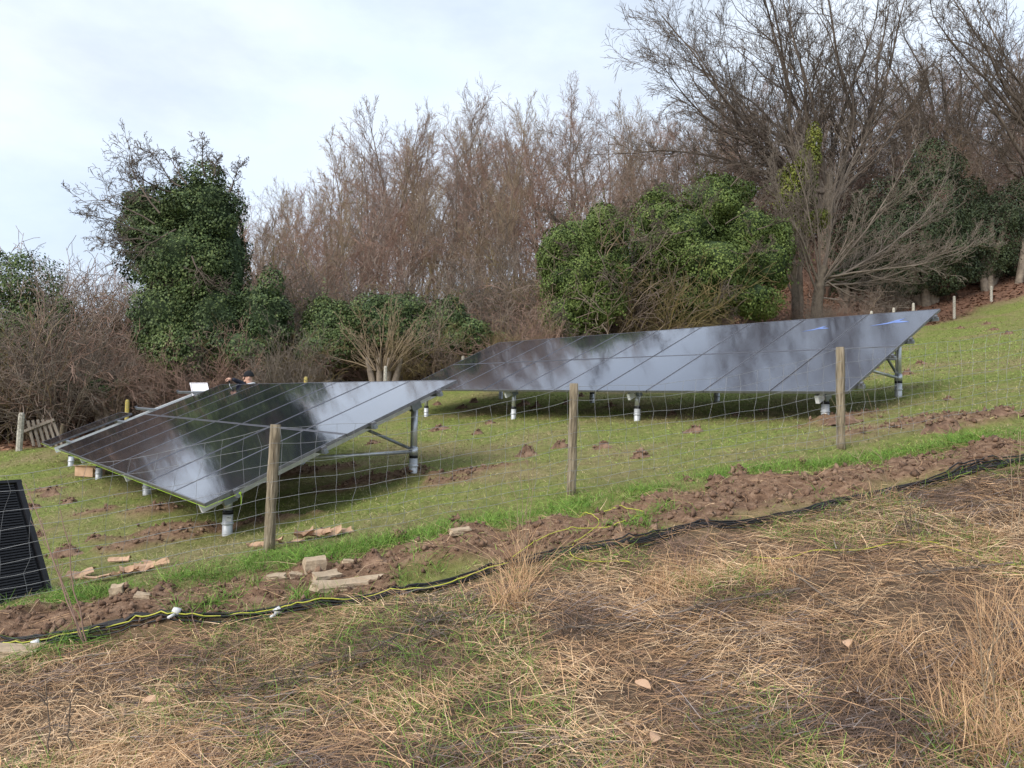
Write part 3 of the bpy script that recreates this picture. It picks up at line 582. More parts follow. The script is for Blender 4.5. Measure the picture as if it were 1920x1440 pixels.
ivy_thing('ivy_tree', 'slender tree wrapped in yellow-green ivy before the oak', 'tree', 1505, 29.4, [(1526, 262, 13, 30, 0), (1518, 300, 22, 32, 0), (1506, 340, 30, 34, 0), (1488, 378, 36, 36, 0), (1500, 418, 42, 30, 0), (1532, 410, 22, 22, 0), (1475, 340, 16, 30, .1)], 7000, .085, IVY_YEL, 26, .14, corep=False, clump=.6, ntr=1)
ivy_thing('evergreen_tree', 'dark evergreen behind the sweeping bare branches, on gnarled trunks', 'tree', 1742, 33.0, [(1700, 460, 105, 70, 0), (1760, 390, 80, 75, .6), (1660, 390, 72, 62, .8), (1770, 480, 72, 66, -.2), (1745, 310, 50, 45, .6), (1610, 450, 52, 66, .8), (1690, 520, 70, 34, -.3), (1765, 525, 50, 30, -.3)], 50000, .078, DARK, 27, .3, clump=.4, corep=False)
ivy_thing('evergreen_tree', 'dark evergreen with twin bare trunks at the right edge', 'tree', 1850, 33.5, [(1850, 440, 62, 60, 0), (1890, 395, 50, 50, .5), (1840, 490, 45, 40, -.2), (1905, 460, 45, 60, .3), (1820, 380, 36, 42, .6)], 22000, .078, DARK, 28, .26, clump=.4, corep=False)
ivy_thing('evergreen_tree', 'small dark evergreen low behind the bare hornbeam trunk', 'tree', 1590, 33.0, [(1585, 520, 36, 34, 0), (1625, 500, 36, 44, .2)], 7000, .08, DARK, 29, corep=False)
ivy_thing('ivy_stump', 'ivy-topped leaning stump behind the single lower panel', 'stump', 200, 20.3, [(188, 722, 24, 16, 0), (206, 730, 18, 14, 0), (232, 718, 14, 11, .1)], 1500, .085, IVY, 30, .12, corep=False)
ivy_thing('ivy_bush', 'large bramble and ivy mound at the left edge', 'bush', 45, 21.5, [(20, 530, 88, 58, .3), (75, 600, 62, 48, 0), (10, 610, 80, 70, 0), (70, 660, 50, 48, -.2), (20, 690, 60, 45, -.3)], 17000, .065, IVY, 31, .15, corep=False, clump=.45)
ivy_thing('ivy_bush', 'low ivy growth under the brambles left of the yellow post', 'bush', 110, 20.6, [(95, 722, 36, 15, 0), (60, 735, 30, 18, -.1), (135, 728, 24, 12, 0)], 2200, .08, IVY, 32, corep=False)

# ---- bare trees: a few grown kinds, then copies with their own place, turn and size
def tree_proto(seed, S, h, r0, mt, mtw, tlen=1.0):
    tr, cr_ = split_tree('t', RS(seed), S, h, r0, tlen=tlen); return paths_to_mesh('trunk', tr, mt, (8,)), paths_to_mesh('crown', cr_, mtw, (6, 4, 3, 3, 3))
SP_BROAD = dict(SP_SLIM, trop=(.05, .06, .06, .05), ang=(.78, .62, .68), lr=(.44, .46, .46), wander=(.11, .16, .2, .24), n=(19, 9, 8))
SLIM = [tree_proto(40+i, SP_BROAD if i % 3 else SP_SLIM, 10.0, .10, MT['bark'], MT[('twig', 'twig_red', 'twig', 'twig_pale', 'twig_red', 'twig')[i]]) for i in range(6)]
MARKS = [(60, 'at the left edge'), (230, 'left of the ivy-clad tree'), (470, 'behind the ivy-clad tree'), (560, 'just right of the ivy-clad tree'), (650, 'above the dark ivy bush'), (740, 'above the coppiced stump'), (830, 'above the near array right corner'), (930, 'above the far array left end'), (1010, 'left of the bright ivy column'), (1090, 'above the bright ivy column'), (1170, 'between the two ivy masses'), (1270, 'above the left of the largest ivy thicket'), (1370, 'above the top of the largest ivy thicket'), (1470, 'at the right of the largest ivy thicket'), (1560, 'by the yellow-green ivy'), (1680, 'behind the hornbeam boughs'), (1800, 'behind the gnarled trunks'), (2500, 'near the right edge')]
def spot(px): return next(t for m_, t in MARKS if px < m_)
SLIM_H = [max(v.co.z for v in p_[1].vertices) for p_ in SLIM]
def put_tree(name, pr, x, y, sc, rz, label, group, sxy=None, cat='tree', dz=0):
    r = empty(name, (x, y, hz(x, y)+dz)); r.rotation_euler = (0, 0, rz); r.scale = (sxy or sc, sxy or sc, sc); tag(r, label, cat, group)
    link('trunk', pr[0], r); link('crown', pr[1], r); return r
rng = RS(77)
TOPX = np.array([-100, 0, 90, 150, 250, 330, 470, 540, 600, 650, 700, 800, 900, 950, 1050, 1140, 1250, 1400, 1500, 1600, 1750, 1920, 2050]); TOPY = np.array([470, 480, 500, 455, 500, 480, 345, 345, 290, 240, 200, 200, 190, 165, 175, 190, 200, 170, 180, 160, 120, 90, 60])
def wood_row(Yd, x0_, x1_, n, f, lab, grp, jit=.12, sx=1.0):
    for k in range(n):
        px = x0_ + (x1_-x0_)*(k+rng.uniform(.1, .9))/n; yy = Yd*rng.uniform(.95, 1.07); x = (px-960)/FPX*yy; g = hz(x, yy)
        top = at(px, np.interp(px, TOPX, TOPY), yy)[2]; h = (top-g)*f*rng.uniform(1-jit, 1.03); h = max(h, 2.5); v_i = rng.randint(6); s = h/SLIM_H[v_i]
        put_tree('bare_tree', SLIM[v_i], x, yy, s, rng.uniform(0, 6.28), lab + ', ' + spot(px), grp, sxy=min(max(s*1.0, .6), 1.9)*sx)
wood_row(39, 475, 1330, 26, .80, 'slender front tree of the bare wood', 'front row of bare trees in the wood')
wood_row(46, 480, 1420, 38, 1.0, 'slender bare tree amid the wood', 'middle rows of bare trees in the wood')
wood_row(55, 440, 1500, 42, 1.03, 'tall bare tree deep in the wood', 'back rows of bare trees in the wood')
wood_row(36, 470, 1330, 22, .52, 'low bushy bare tree of the wood', 'low bare trees of the understorey', sx=1.7)
wood_row(36, 455, 640, 6, .8, 'thin bare tree at the wood end', 'bare trees at the left end of the wood')
wood_row(50, -60, 460, 22, 1.0, 'distant pale bare tree', 'distant bare trees beyond the left thicket')
wood_row(30, 230, 560, 6, .62, 'thin bare tree in second rank', 'bare trees behind the ivy-clad tree')
wood_row(48, 1380, 1990, 34, 1.1, 'bare tree on the right bank', 'bare trees on the right bank')
wood_row(38, 1600, 1980, 8, .7, 'young bare tree among evergreens', 'young bare trees among the evergreens')
# big oak, second oak, sweeping hornbeam
def big(name, seed, S, hgt, r0, px, Yd, label, mt, d0=(0, 0, 1), tlen=.28, sc=1, rz=0):
    tr, cr_ = split_tree('b', RS(seed), S, hgt, r0, d0, tlen); x = (px-960)/FPX*Yd; r = empty(name, (x, Yd, hz(x, Yd))); tag(r, label, 'tree'); r.scale = (sc,)*3; r.rotation_euler = (0, 0, rz)
    link('trunk', paths_to_mesh('trunk', tr, MT['bark'], (9,)), r); link('crown', paths_to_mesh('crown', cr_, mt, (7, 5, 3, 3, 3)), r); return r
def limb_tree(name, label, base_px, Yd, fork, targets, S, r0, rl, mt, seed, dsp=2.5, tw=None):
    x = (base_px-960)/FPX*Yd; g = np.array([x, Yd, hz(x, Yd)]); root = empty(name, tuple(map(float, g))); tag(root, label, 'tree'); rg = RS(seed); F_ = at(fork[0], fork[1], Yd) - g
    q = np.linspace(0, 1, 8)[:, None]; P = F_[None]*q + np.array([[0, 0, -.2]])*(1-q); P[1:-1] += rg.normal(0, .04, (6, 3)); link('trunk', paths_to_mesh('trunk', [(P, np.linspace(r0*1.25, r0*.8, 8), 0)], MT['bark_dark'], (10,)), root); o = []
    for (tx, ty) in targets:
        f = rg.uniform(.62, 1.0); A_ = P[min(int(f*7), 7)]; T_ = at(tx, ty, Yd + rg.uniform(-dsp, dsp)) - g; grow(rg, A_, T_-A_, np.linalg.norm(T_-A_)*1.03, rl*rg.uniform(.7, 1.15), 0, S, o)
    link('crown', paths_to_mesh('crown', o, mt, (7, 5, 3, 3)), root); return root
SP_LIMB = dict(seg=(10, 6, 4, 2), wander=(.12, .16, .2, .24), trop=(.03, .06, .05, .04), taper=(.88, .8, .7, .5), n=(14, 9, 7), t0=(.14, .12, .1), ang=(.6, .56, .6), lr=(.40, .44, .46), fall=(.45, .4, .3), rr=(.48, .5, .55), rmin=.0078)
SP_LIM2 = dict(SP_LIMB, n=(13, 8, 6))
SP_SWEEP = dict(SP_LIMB, trop=(.02, .06, .05, .04), wander=(.07, .12, .18, .25), n=(13, 7, 4), ang=(.4, .5, .6), lr=(.36, .4, .4), rmin=.007)
limb_tree('oak_tree', 'great bare oak spreading across the upper right of the sky', 1545, 37, (1552, 330), [(1165, 150), (1215, 60), (1290, 10), (1360, -70), (1430, -90), (1500, -110), (1570, -100), (1650, -80), (1700, -20), (1745, 40), (1255, 250), (1195, 205), (1330, 90), (1410, 20), (1480, 60), (1610, 30), (1690, 130), (1290, 290), (1250, 130), (1390, -30), (1540, -20), (1620, -40), (1340, 180)], SP_LIMB, .36, .13, MT['twig_dark'], 61)
limb_tree('oak_tree', 'bare dark tree standing between the oak and the right edge', 1780, 44, (1775, 280), [(1640, 190), (1670, 120), (1720, 60), (1780, 30), (1830, 60), (1880, 130), (1700, 230), (1850, 200), (1760, 110), (1630, 250), (1900, 230)], SP_LIM2, .32, .11, MT['twig_dark'], 63)
limb_tree('oak_tree', 'bare tree leaning its boughs in from the right edge', 1975, 36, (1965, 240), [(1690, 60), (1740, 0), (1800, 110), (1850, -60), (1720, 170), (1780, 240), (1900, -80), (1960, -90), (1830, 30), (1880, 150), (2050, 0), (1800, 320)], SP_LIM2, .32, .11, MT['twig_dark'], 65)
limb_tree('hornbeam_tree', 'grey-barked hornbeam whose long bare boughs sweep right over the bank', 1522, 28.8, (1545, 500), [(1810, 430), (1790, 490), (1760, 545), (1700, 340), (1650, 270), (1600, 240), (1720, 575), (1570, 230), (1480, 320), (1640, 380), (1840, 375), (1680, 590), (1440, 380), (1750, 300), (1520, 270), (1620, 560), (1860, 460), (1690, 450)], SP_SWEEP, .21, .05, MT['twig_grey'], 67, 2.2)
limb_tree('hornbeam_tree', 'second grey hornbeam stem left of the sweeping one', 1492, 29.2, (1490, 500), [(1430, 330), (1460, 280), (1500, 300), (1400, 400), (1540, 330), (1420, 450)], SP_SWEEP, .15, .045, MT['twig_grey'], 68, 1.5)
# pollard-like twin trunks on the bank
for px, Yd, lb_ in ((1745, 32.7, 'gnarled bundle of trunks under the dark evergreen'), (1850, 33.0, 'forked bare trunk behind the rightmost pale post'), (1916, 33.0, 'dark trunk cut by the right edge of the view')):
    x = (px-960)/FPX*Yd; r = RS(int(px)); tp = []
    for k in range(5 if px < 1800 else 3):
        q = np.linspace(0, 1, 7)[:, None]; P = np.array([[r.uniform(-.35, .35), r.uniform(-.2, .2), -.2]])*(1-q) + np.array([[r.uniform(-.6, .6), .2, 3.4]])*q; P[1:-1] += r.normal(0, .05, (5, 3)); tp.append((P, np.linspace(.17, .09, 7), 0))
    o = link('tree_trunk', paths_to_mesh('tree_trunk', tp, MT['bark'], (8,))); o.location = (x, Yd, hz(x, Yd)); tag(o, lb_, 'trunk')

# ---- bare shrubs and bramble along the wood edge
SHR = []
for i in range(5):
    ps = shrub_paths(RS(90+i), 24, 2.4, 1.6 + .3*(i % 3), SP_SHRUB); SHR.append([paths_to_mesh('stems', [p for p in ps if p[2] == 0], MT[('bark', 'twig_red', 'twig_moss', 'twig_pale', 'twig_pale')[i]], (4,)), paths_to_mesh('twigs', [p for p in ps if p[2] > 0], MT[('twig_grey', 'twig_red', 'twig_moss', 'twig', 'twig_pale')[i]], (3, 3, 3))])
def shrub(px, Yd, s, v, label, group, sz=None):
    x = (px-960)/FPX*Yd; r = empty('bare_shrub', (x, Yd, hz(x, Yd))); r.rotation_euler = (0, 0, rng.uniform(0, 6.28)); r.scale = (s, s, sz or s); tag(r, label + ', ' + spot(px), 'shrub', group)
    link('stems', SHR[v][0], r); link('twigs', SHR[v][1], r)
for k in range(20): shrub(-40 + k*31 + rng.uniform(-12, 12), rng.uniform(20.3, 22.5), rng.uniform(.75, 1.15), (0, 1, 3, 2, 0, 4, 1)[k % 7], 'tangled bare shrub on the wood edge', 'bare shrubs behind the near array')
for k in range(6): shrub(-60 + k*36 + rng.uniform(-8, 8), rng.uniform(19.6, 21.4), rng.uniform(1.1, 1.7), (3, 0, 2, 1)[k % 4], 'arching bramble over the ivy mound', 'brambles at the left edge')
for k in range(16): shrub(-40 + k*38 + rng.uniform(-12, 12), rng.uniform(25, 28), rng.uniform(1.5, 2.1), (0, 1, 2, 3, 0)[k % 5], 'tall brown shrub in the left thicket', 'tall shrubs of the left thicket')
for k in range(20): shrub(520 + k*36 + rng.uniform(-12, 12), rng.uniform(26, 29.5), rng.uniform(1.3, 1.9), (1, 0, 3, 0, 2)[k % 5], 'tall bare shrub below the wood', 'tall shrubs below the wood')
for k in range(9): shrub(600 + k*52 + rng.uniform(-15, 15), rng.uniform(23.0, 24.6), rng.uniform(.8, 1.1), (2, 3, 1)[k % 3], 'low tangled shrub under ivy bushes', 'low shrubs under the ivy bushes')
for k in range(12): shrub(1160 + k*46 + rng.uniform(-12, 12), rng.uniform(27.5, 30.5), rng.uniform(.45, .8), (1, 3, 0)[k % 3], 'small shrub over the far array edge', 'small shrubs above the far array')
for k in range(14): shrub(1370 + k*42 + rng.uniform(-12, 12), rng.uniform(42, 48), rng.uniform(2.0, 2.8), (0, 1, 3)[k % 3], 'tall brown thicket on the crest', 'tall shrubs along the right crest')
for k in range(8): shrub(1560 + k*50 + rng.uniform(-12, 12), rng.uniform(35, 40), rng.uniform(.8, 1.5), (1, 3)[k % 2], 'brown shrub on the leafy bank', 'shrubs on the right bank')
# pale-shoot coppice stump
rr_ = RS(5); ps = []
SPP = dict(seg=(8, 4, 3), wander=(.09, .2, .25), trop=(.0, .05, .0), taper=(.8, .7, .5), n=(4, 3), t0=(.4, .2), ang=(.4, .6), lr=(.3, .4), fall=(.4, .3), rr=(.55, .6), rmin=.006)
for k in range(46):
    a = rr_.uniform(0, 6.28); grow(rr_, (math.cos(a)*.25, math.sin(a)*.2, .75), (math.cos(a)*.75, math.sin(a)*.4, rr_.uniform(.3, 1.4)), rr_.uniform(.9, 2.3), .02, 0, SPP, ps)
x = (718-960)/FPX*22.0; cs = empty('coppice_stump', (x, 22.0, hz(x, 22.0))); tag(cs, 'coppiced stump sprouting long pale straw-coloured shoots', 'stump')
link('shoots', paths_to_mesh('shoots', ps, MT['twig_pale'], (4, 3, 3)), cs)
tp = []
for k in range(4):
    q = np.linspace(0, 1, 6)[:, None]; P = np.array([[-.2+.14*k, 0, -.15]])*(1-q) + np.array([[-.5+.35*k, 0, 1.15]])*q; tp.append((P, np.linspace(.13, .08, 6), 0))
link('stool', paths_to_mesh('stool', tp, MT['bark'], (8,)), cs)

# ------------------------------------------------------------------ molehills and clods
def mound(name, px, py, wpx, hpx, label, cat, group=None, seed=0, steep=1.0):
    p = on_ground(px, py + hpx*.3); k = p[1]/FPX; rx = wpx*k/2; hh = min(max(hpx*k*.75, .04), rx*.6)*steep; n, m_ = 22, 9; V = []; rg = RS(seed)
    for j in range(m_+1):
        rr = j/m_; prof = .5+.5*math.cos(math.pi*rr**1.15)
        for i in range(n):
            a = 2*math.pi*i/n; x, y = rr*rx*math.cos(a)*1.08, rr*rx*.85*math.sin(a); nzv = fbm(np.array([x/rx*2.2+seed]), np.array([y/rx*2.2]), seed=seed, o=4)[0]
            x *= .7+.6*nzv; y *= .7+.6*nzv
            V.append((x, y, float(H0(np.array([p[0]+x]), np.array([p[1]+y]))[0]) - p[2] + prof*hh*(.35+1.4*nzv) + rg.uniform(-.016, .016)*min(1, hh/.08)*min(1, rr*3) - .03*rr))
    Fq = [[j*n+i, j*n+(i+1) % n, (j+1)*n+(i+1) % n, (j+1)*n+i] for j in range(m_) for i in range(n)]
    o = link(name, mesh_np(name, V, Fq, MT['soil'])); o.location = (p[0], p[1], p[2]+(hz(p[0], p[1])-float(H0(np.array([p[0]]), np.array([p[1]]))[0]))); tag(o, label, cat, group); return o
BIG = [(985, 848, 50, 24, 'dark molehill with dry grass stalks left of the middle post'), (1765, 803, 80, 34, 'large soil heap behind the right post, toward the right'), (1050, 834, 44, 18, 'molehill just left of the middle fence post'), (1130, 836, 46, 16, 'low molehill just right of the middle fence post'),
 (125, 1030, 74, 28, 'soil heap right of the ribbed leaning panel'), (72, 1000, 26, 26, 'soil heap half hidden by the ribbed leaning panel'), (1300, 806, 44, 14, 'single molehill in front of the middle of the far array'), (1200, 858, 46, 12, 'flat molehill between the middle and right posts'),
 (1880, 785, 62, 16, 'soil heap close to the right edge of the pasture'), (1580, 790, 70, 20, 'soil thrown up round the foot of the far array end pile'), (825, 803, 44, 10, 'flat molehill left of a dry twig behind the near array'), (895, 810, 28, 10, 'round molehill right of the near array rear post')]
for i, b in enumerate(BIG): mound('molehill', *b[:4], b[4], 'molehill', 'molehills on the pasture', 300+i)
SMALL = [(820, 757, 22, 8), (888, 752, 22, 9), (866, 764, 26, 7), (1090, 740, 20, 8), (980, 757, 40, 9), (1006, 760, 26, 9), (1060, 757, 22, 8), (918, 792, 26, 8), (1725, 681, 26, 7), (1700, 699, 30, 9), (1780, 746, 30, 9), (1862, 618, 28, 5), (1890, 625, 24, 5), (1800, 615, 22, 4), (1850, 607, 24, 4),
 (1640, 690, 20, 6), (90, 925, 50, 14), (130, 938, 36, 12), (60, 950, 40, 14), (178, 1012, 40, 12), (1380, 775, 24, 6), (700, 830, 30, 8), (660, 905, 30, 10), (1145, 760, 26, 7), (1260, 775, 26, 7), (1430, 770, 26, 7)]
for i, b in enumerate(SMALL): mound('molehill', *b, 'small low molehill of brown soil on the pasture', 'molehill', 'small molehills on the pasture', 330+i)
CLOD = [(750, 1000, 34, 40, 1.5, 'upright root-bound clod on the green strip right of the left post'), (852, 985, 50, 30, 1.1, 'reddish clod on the green strip between left and middle posts'), (1385, 885, 46, 32, 1.2, 'biggest dark clod at the trench edge before the far array'), (1345, 905, 40, 16, 1, 'flat clod left of the biggest dark clod'),
 (1288, 897, 24, 16, 1.1, 'small dark clod between the middle post and biggest clod'), (1502, 868, 20, 16, 1.3, 'round clod in the grass left of the right post'), (305, 1095, 60, 26, 1, 'dark clod at the trench edge below the cardboard scraps'), (235, 1110, 30, 16, 1, 'small crumbly clod beside the pale stone in the grass'), (700, 1045, 60, 24, 1, 'clod in the grass above the long stone slab')]
for i, b in enumerate(CLOD): mound('soil_clod', b[0], b[1], b[2], b[3], b[5], 'clod', 'clods along the trench', 360+i, b[4])

# ------------------------------------------------------------------ cables
def ground_path(pts, off=0.0, lift=.012, n=120, seed=0, wob=.02):
    P = np.array(pts); s = np.r_[0, np.cumsum(np.hypot(*np.diff(P, axis=0).T))]; q = np.linspace(0, s[-1], n); x = np.interp(q, s, P[:, 0]); y = np.interp(q, s, P[:, 1])
    ker = np.ones(7)/7; xs = np.convolve(np.pad(x, 3, 'edge'), ker, 'valid'); ys = np.convolve(np.pad(y, 3, 'edge'), ker, 'valid')
    tx, ty = np.gradient(xs), np.gradient(ys); ln = np.hypot(tx, ty)+1e-9; o = off + wob*(fbm(q*1.1+seed*7, q*0, seed=seed, o=3)-.5)*2
    xs = xs - ty/ln*o; ys = ys + tx/ln*o; z = H(xs, ys); zz = np.convolve(np.pad(z, 4, 'edge'), np.ones(9)/9, 'valid'); return np.stack([xs, ys, np.maximum(z, zz)+lift], -1)
cb = empty('cable_bundle', (float(CAB[5, 0]), float(CAB[5, 1]), hz(*CAB[5]))); tag(cb, 'bundle of black cables with one yellow-green wire lying along the trench', 'cable'); co = np.array(cb.location)
for k in range(7):
    P = ground_path(CAB, (k-3)*.012, .016+.008*(k % 3), 150, 40+k, .032); MB().tube(P-co, .0062, 6).build('cable', MT['black'], cb, True)
P = ground_path(CAB[:8], -.01, .036, 90, 60, .04); MB().tube(P-co, .0045, 6).build('earth_wire', MT['yellow'], cb, True)
for t_ in (66, 330, 520):
    g = G(t_, np.interp(t_, [a for a, b in CAB_PX], [b for a, b in CAB_PX])); g2 = G(t_+14, np.interp(t_+14, [a for a, b in CAB_PX], [b for a, b in CAB_PX]))
    d_ = nrm(g2-g); m = MB(); m.tube(np.array([g-d_*.022, g+d_*.022]) - co + np.array([0, 0, .03]), [.024, .023], 10); m.tube(np.array([g+(0, -.03, .02), g+(-.02, -.07, .01)])-co, .010, 5); m.build('white_tape', MT['tape'], cb, True)
def loop_px(pts, name, label, r=.0036, lift=.02):
    Q = np.array([G(*p) for p in pts]); s = np.r_[0, np.cumsum(np.linalg.norm(np.diff(Q, axis=0), axis=1))]; q = np.linspace(0, s[-1], 170); P = np.stack([np.interp(q, s, Q[:, i]) for i in range(3)], -1)
    for _ in (0, 1, 2):
        for i in range(3): P[:, i] = np.convolve(np.pad(P[:, i], 4, 'edge'), np.ones(9)/9, 'valid')
    P[:, 2] = np.maximum(P[:, 2], H(P[:, 0], P[:, 1])) + lift; o = empty(name, tuple(map(float, P[0]))); tag(o, label, 'cable'); MB().tube(P-P[0], r, 6).build('wire', MT['yellow'], o, True)
loop_px([(950, 1064), (1000, 1040), (1050, 1013), (1085, 1004), (1130, 1004), (1180, 1000), (1205, 985), (1216, 970), (1205, 965), (1160, 962), (1110, 961), (1080, 967), (1072, 973), (1090, 980), (1120, 982), (1128, 990), (1115, 1012), (1085, 1033), (1062, 1043), (1060, 1054), (1075, 1064), (1120, 1069), (1200, 1068)], 'yellow_cable', 'yellow cable looped over the trench soil in mid-view')
loop_px([(1405, 1046), (1470, 1046), (1535, 1045), (1610, 1038), (1680, 1018), (1720, 1018), (1780, 1035), (1850, 1060), (1930, 1075)], 'yellow_cable', 'yellow cable running through the straw to the right edge', lift=.022)

# ------------------------------------------------------------------ stones and cardboard scraps
def slab(name, px, py, lx, ly, lz, rz, tilt, mat, label, cat, group, seed, rough=.18):
    lx *= .74; ly *= .74; lz *= .74; g = G(px, py); r = RS(seed); bm = bmesh.new(); bmesh.ops.create_cube(bm, size=1); bmesh.ops.subdivide_edges(bm, edges=bm.edges, cuts=3, use_grid_fill=True)
    for v in bm.verts:
        c = np.array(v.co); k = 1 + rough*(fbm(np.array([c[0]*2.2+seed]), np.array([c[1]*2.2]), np.array([c[2]*2.2]), seed, 2)[0]-.5)*2
        v.co = (c[0]*lx*k*(1-.15*abs(c[2])), c[1]*ly*k*(1-.15*abs(c[2])), c[2]*lz*k)
    me = bpy.data.meshes.new(name); bm.to_mesh(me); bm.free(); o = link(name, me, None, mat); o.location = (g[0], g[1], g[2]+lz*.35); o.rotation_euler = (tilt, r.uniform(-.1, .1), rz); tag(o, label, cat, group)
slab('stone_block', 590, 1077, .22, .17, .15, .4, .1, MT['stone'], 'square buff stone block lying on the trench soil', 'stone', 'stones in the trench', 1)
slab('flat_stone', 655, 1098, .62, .15, .10, .42, .12, MT['stone'], 'long pale stone slab lying along the trench', 'stone', 'stones in the trench', 2, .35)
slab('flat_stone', 612, 1092, .26, .13, .06, .7, .2, MT['stone'], 'flat stone between the block and the long slab', 'stone', 'stones in the trench', 3, .3)
slab('stone', 556, 1085, .12, .10, .06, .2, .1, MT['stone'], 'thin brown stone just left of the square block', 'stone', 'stones in the trench', 4, .4)
slab('stone', 517, 1102, .16, .10, .05, .3, .1, MT['stone'], 'small flat brown stone on the bare soil, leftmost of the trench stones', 'stone', 'stones in the trench', 5, .4)
slab('stone', 652, 1063, .10, .07, .05, .2, .1, MT['stone'], 'little stone above the gap between block and slab', 'stone', 'stones in the trench', 6, .4)
slab('stone', 219, 1118, .13, .11, .12, .2, .2, MT['stone'], 'pale rounded stone in the grass left of the trench', 'stone', 'stones in the trench', 7, .3)
slab('stone', 268, 1139, .13, .08, .05, .2, .1, MT['stone'], 'small buff stone by the green tuft in the trench', 'stone', 'stones in the trench', 8, .3)
slab('stone', 862, 1020, .22, .10, .05, .5, .1, MT['stone'], 'pale flat stone where green strip meets bare soil', 'stone', 'stones in the trench', 9, .35)
slab('stone', 30, 1240, .34, .16, .10, .15, .1, MT['stone'], 'low brown stone beside the first white tape at lower left', 'stone', 'stones in the trench', 10, .3)
slab('wood_chip', 1532, 793, .22, .05, .04, .2, 0, MT['cut'], 'pale wooden chip beside the far array end pile', 'chip', None, 12, .3)
def scrap(px, py, sx, sy, rz, fold, label, seed):
    sx *= .62; sy *= .62; g = G(px, py); r = RS(seed); n = 5; V = []; 
    for i in range(n):
        for j in range(4):
            u, v = i/(n-1)-.5, j/3-.5; z = fold*abs(u+.1)*sx + .012*r.uniform(-1, 1) + .02*math.sin(5*v+seed)
            V.append((u*sx + r.uniform(-.015, .015), v*sy + r.uniform(-.015, .015), max(z, 0)+.03))
    V += [(a, b, c-.008) for a, b, c in V]; Fq = []
    for i in range(n-1):
        for j in range(3):
            a = i*4+j; Fq += [[a, a+4, a+5, a+1], [a+1+n*4, a+5+n*4, a+4+n*4, a+n*4]]
    me = bpy.data.meshes.new('cardboard_scrap'); me.from_pydata(V, [], Fq); o = link('cardboard_scrap', me, None, MT['cut']); o.location = tuple(map(float, g)); o.rotation_euler = (.15, 0, rz); tag(o, label, 'cardboard', 'torn cardboard scraps in the grass')
for a in [(225, 1053, .30, .12, .3, .1, 'long intact cardboard strip lying highest of the left scraps', 1), (152, 1082, .30, .22, .4, .5, 'folded cardboard scrap behind the dead stems', 2), (180, 1090, .34, .12, .3, .3, 'torn brown cardboard lying lowest of the left scraps', 3), (219, 1082, .14, .12, .9, .5, 'small upright cardboard scrap in the middle of the left scraps', 4), (243, 1076, .24, .16, .4, .5, 'crumpled cardboard scrap right of the upright one', 5), (270, 1071, .24, .15, .6, .4, 'bent cardboard flap near the right end of the left scraps', 6), (292, 1062, .34, .10, .3, .35, 'long dark-tipped cardboard flap, rightmost of the left scraps', 7),
          (482, 1032, .28, .10, .4, .1, 'flat cardboard strip just left of the left post foot', 8), (520, 1024, .18, .12, .3, .6, 'folded brown cardboard touching the right side of the post', 9), (545, 1027, .34, .10, .35, .2, 'orange cardboard strip second right of the left post', 10), (570, 1016, .28, .14, .4, .6, 'peaked cardboard scrap in the middle of the row', 11), (597, 1012, .34, .12, .3, .35, 'wide cardboard scrap right of the peaked one', 12), (622, 1006, .30, .16, .3, .5, 'pale tented cardboard scrap second from the right end', 13), (643, 1000, .26, .10, .5, .2, 'pale cardboard end piece, rightmost of the row', 14)]: scrap(*a)
# cardboard box under the near array
g = G(168, 893); bxr = empty('cardboard_box', tuple(map(float, g))); tag(bxr, 'open brown cardboard box lying under the near array lower edge', 'box')
e1, e2 = nrm((.9, -.35, 0)), nrm((.35, .9, 0)); MB().box((0, 0, .10), e1, e2, (0, 0, 1), .24, .13, .09).build('body', MT['cut'], bxr)
MB().box(np.array([0, 0, .20])-e2*.14, e1, nrm(e2+np.array([0, 0, -.5])), nrm((0, .5, 1)), .23, .05, .004).build('flap', MT['cut'], bxr); MB().box(e1*.29+np.array([0, 0, .16]), nrm(e1+np.array([0, 0, -.6])), e2, nrm((.5, 0, 1)), .06, .12, .004).build('flap', MT['cut'], bxr)

# ------------------------------------------------------------------ person behind the near array
def skin_mesh(name, verts, edges, radii, root=0, sub=2):
    me = bpy.data.meshes.new(name); me.from_pydata([tuple(map(float, v)) for v in verts], edges, []); o = bpy.data.objects.new(name, me); COL.objects.link(o)
    sk = o.modifiers.new('s', 'SKIN'); sk.use_smooth_shade = True
    for i, r in enumerate(radii):
        d = me.skin_vertices[0].data[i]; d.radius = (r, r) if np.isscalar(r) else r; d.use_root = (i == root)
    ss = o.modifiers.new('u', 'SUBSURF'); ss.levels = sub; ss.render_levels = sub
    dg = bpy.context.evaluated_depsgraph_get(); m2 = bpy.data.meshes.new_from_object(o.evaluated_get(dg)); bpy.data.objects.remove(o); return m2
hd = at(465, 708, 16.15)                                   # centre of the head
hand = at(430, 711, 15.75)
gzp = hz(hd[0], hd[1]); fx = nrm(np.array([-1, -.25, 0])); sx_ = np.cross([0, 0, 1], fx)      # faces left in the photo
B0 = np.array([hd[0]+.05, hd[1]+.05, gzp]); hh = hd[2]-gzp
def bp(f, s, z): return B0 + fx*f + sx_*s + np.array([0, 0, z])
lead = 1 if (sx_[1] < 0) else -1                            # the arm on the camera side
sh = hh - .27
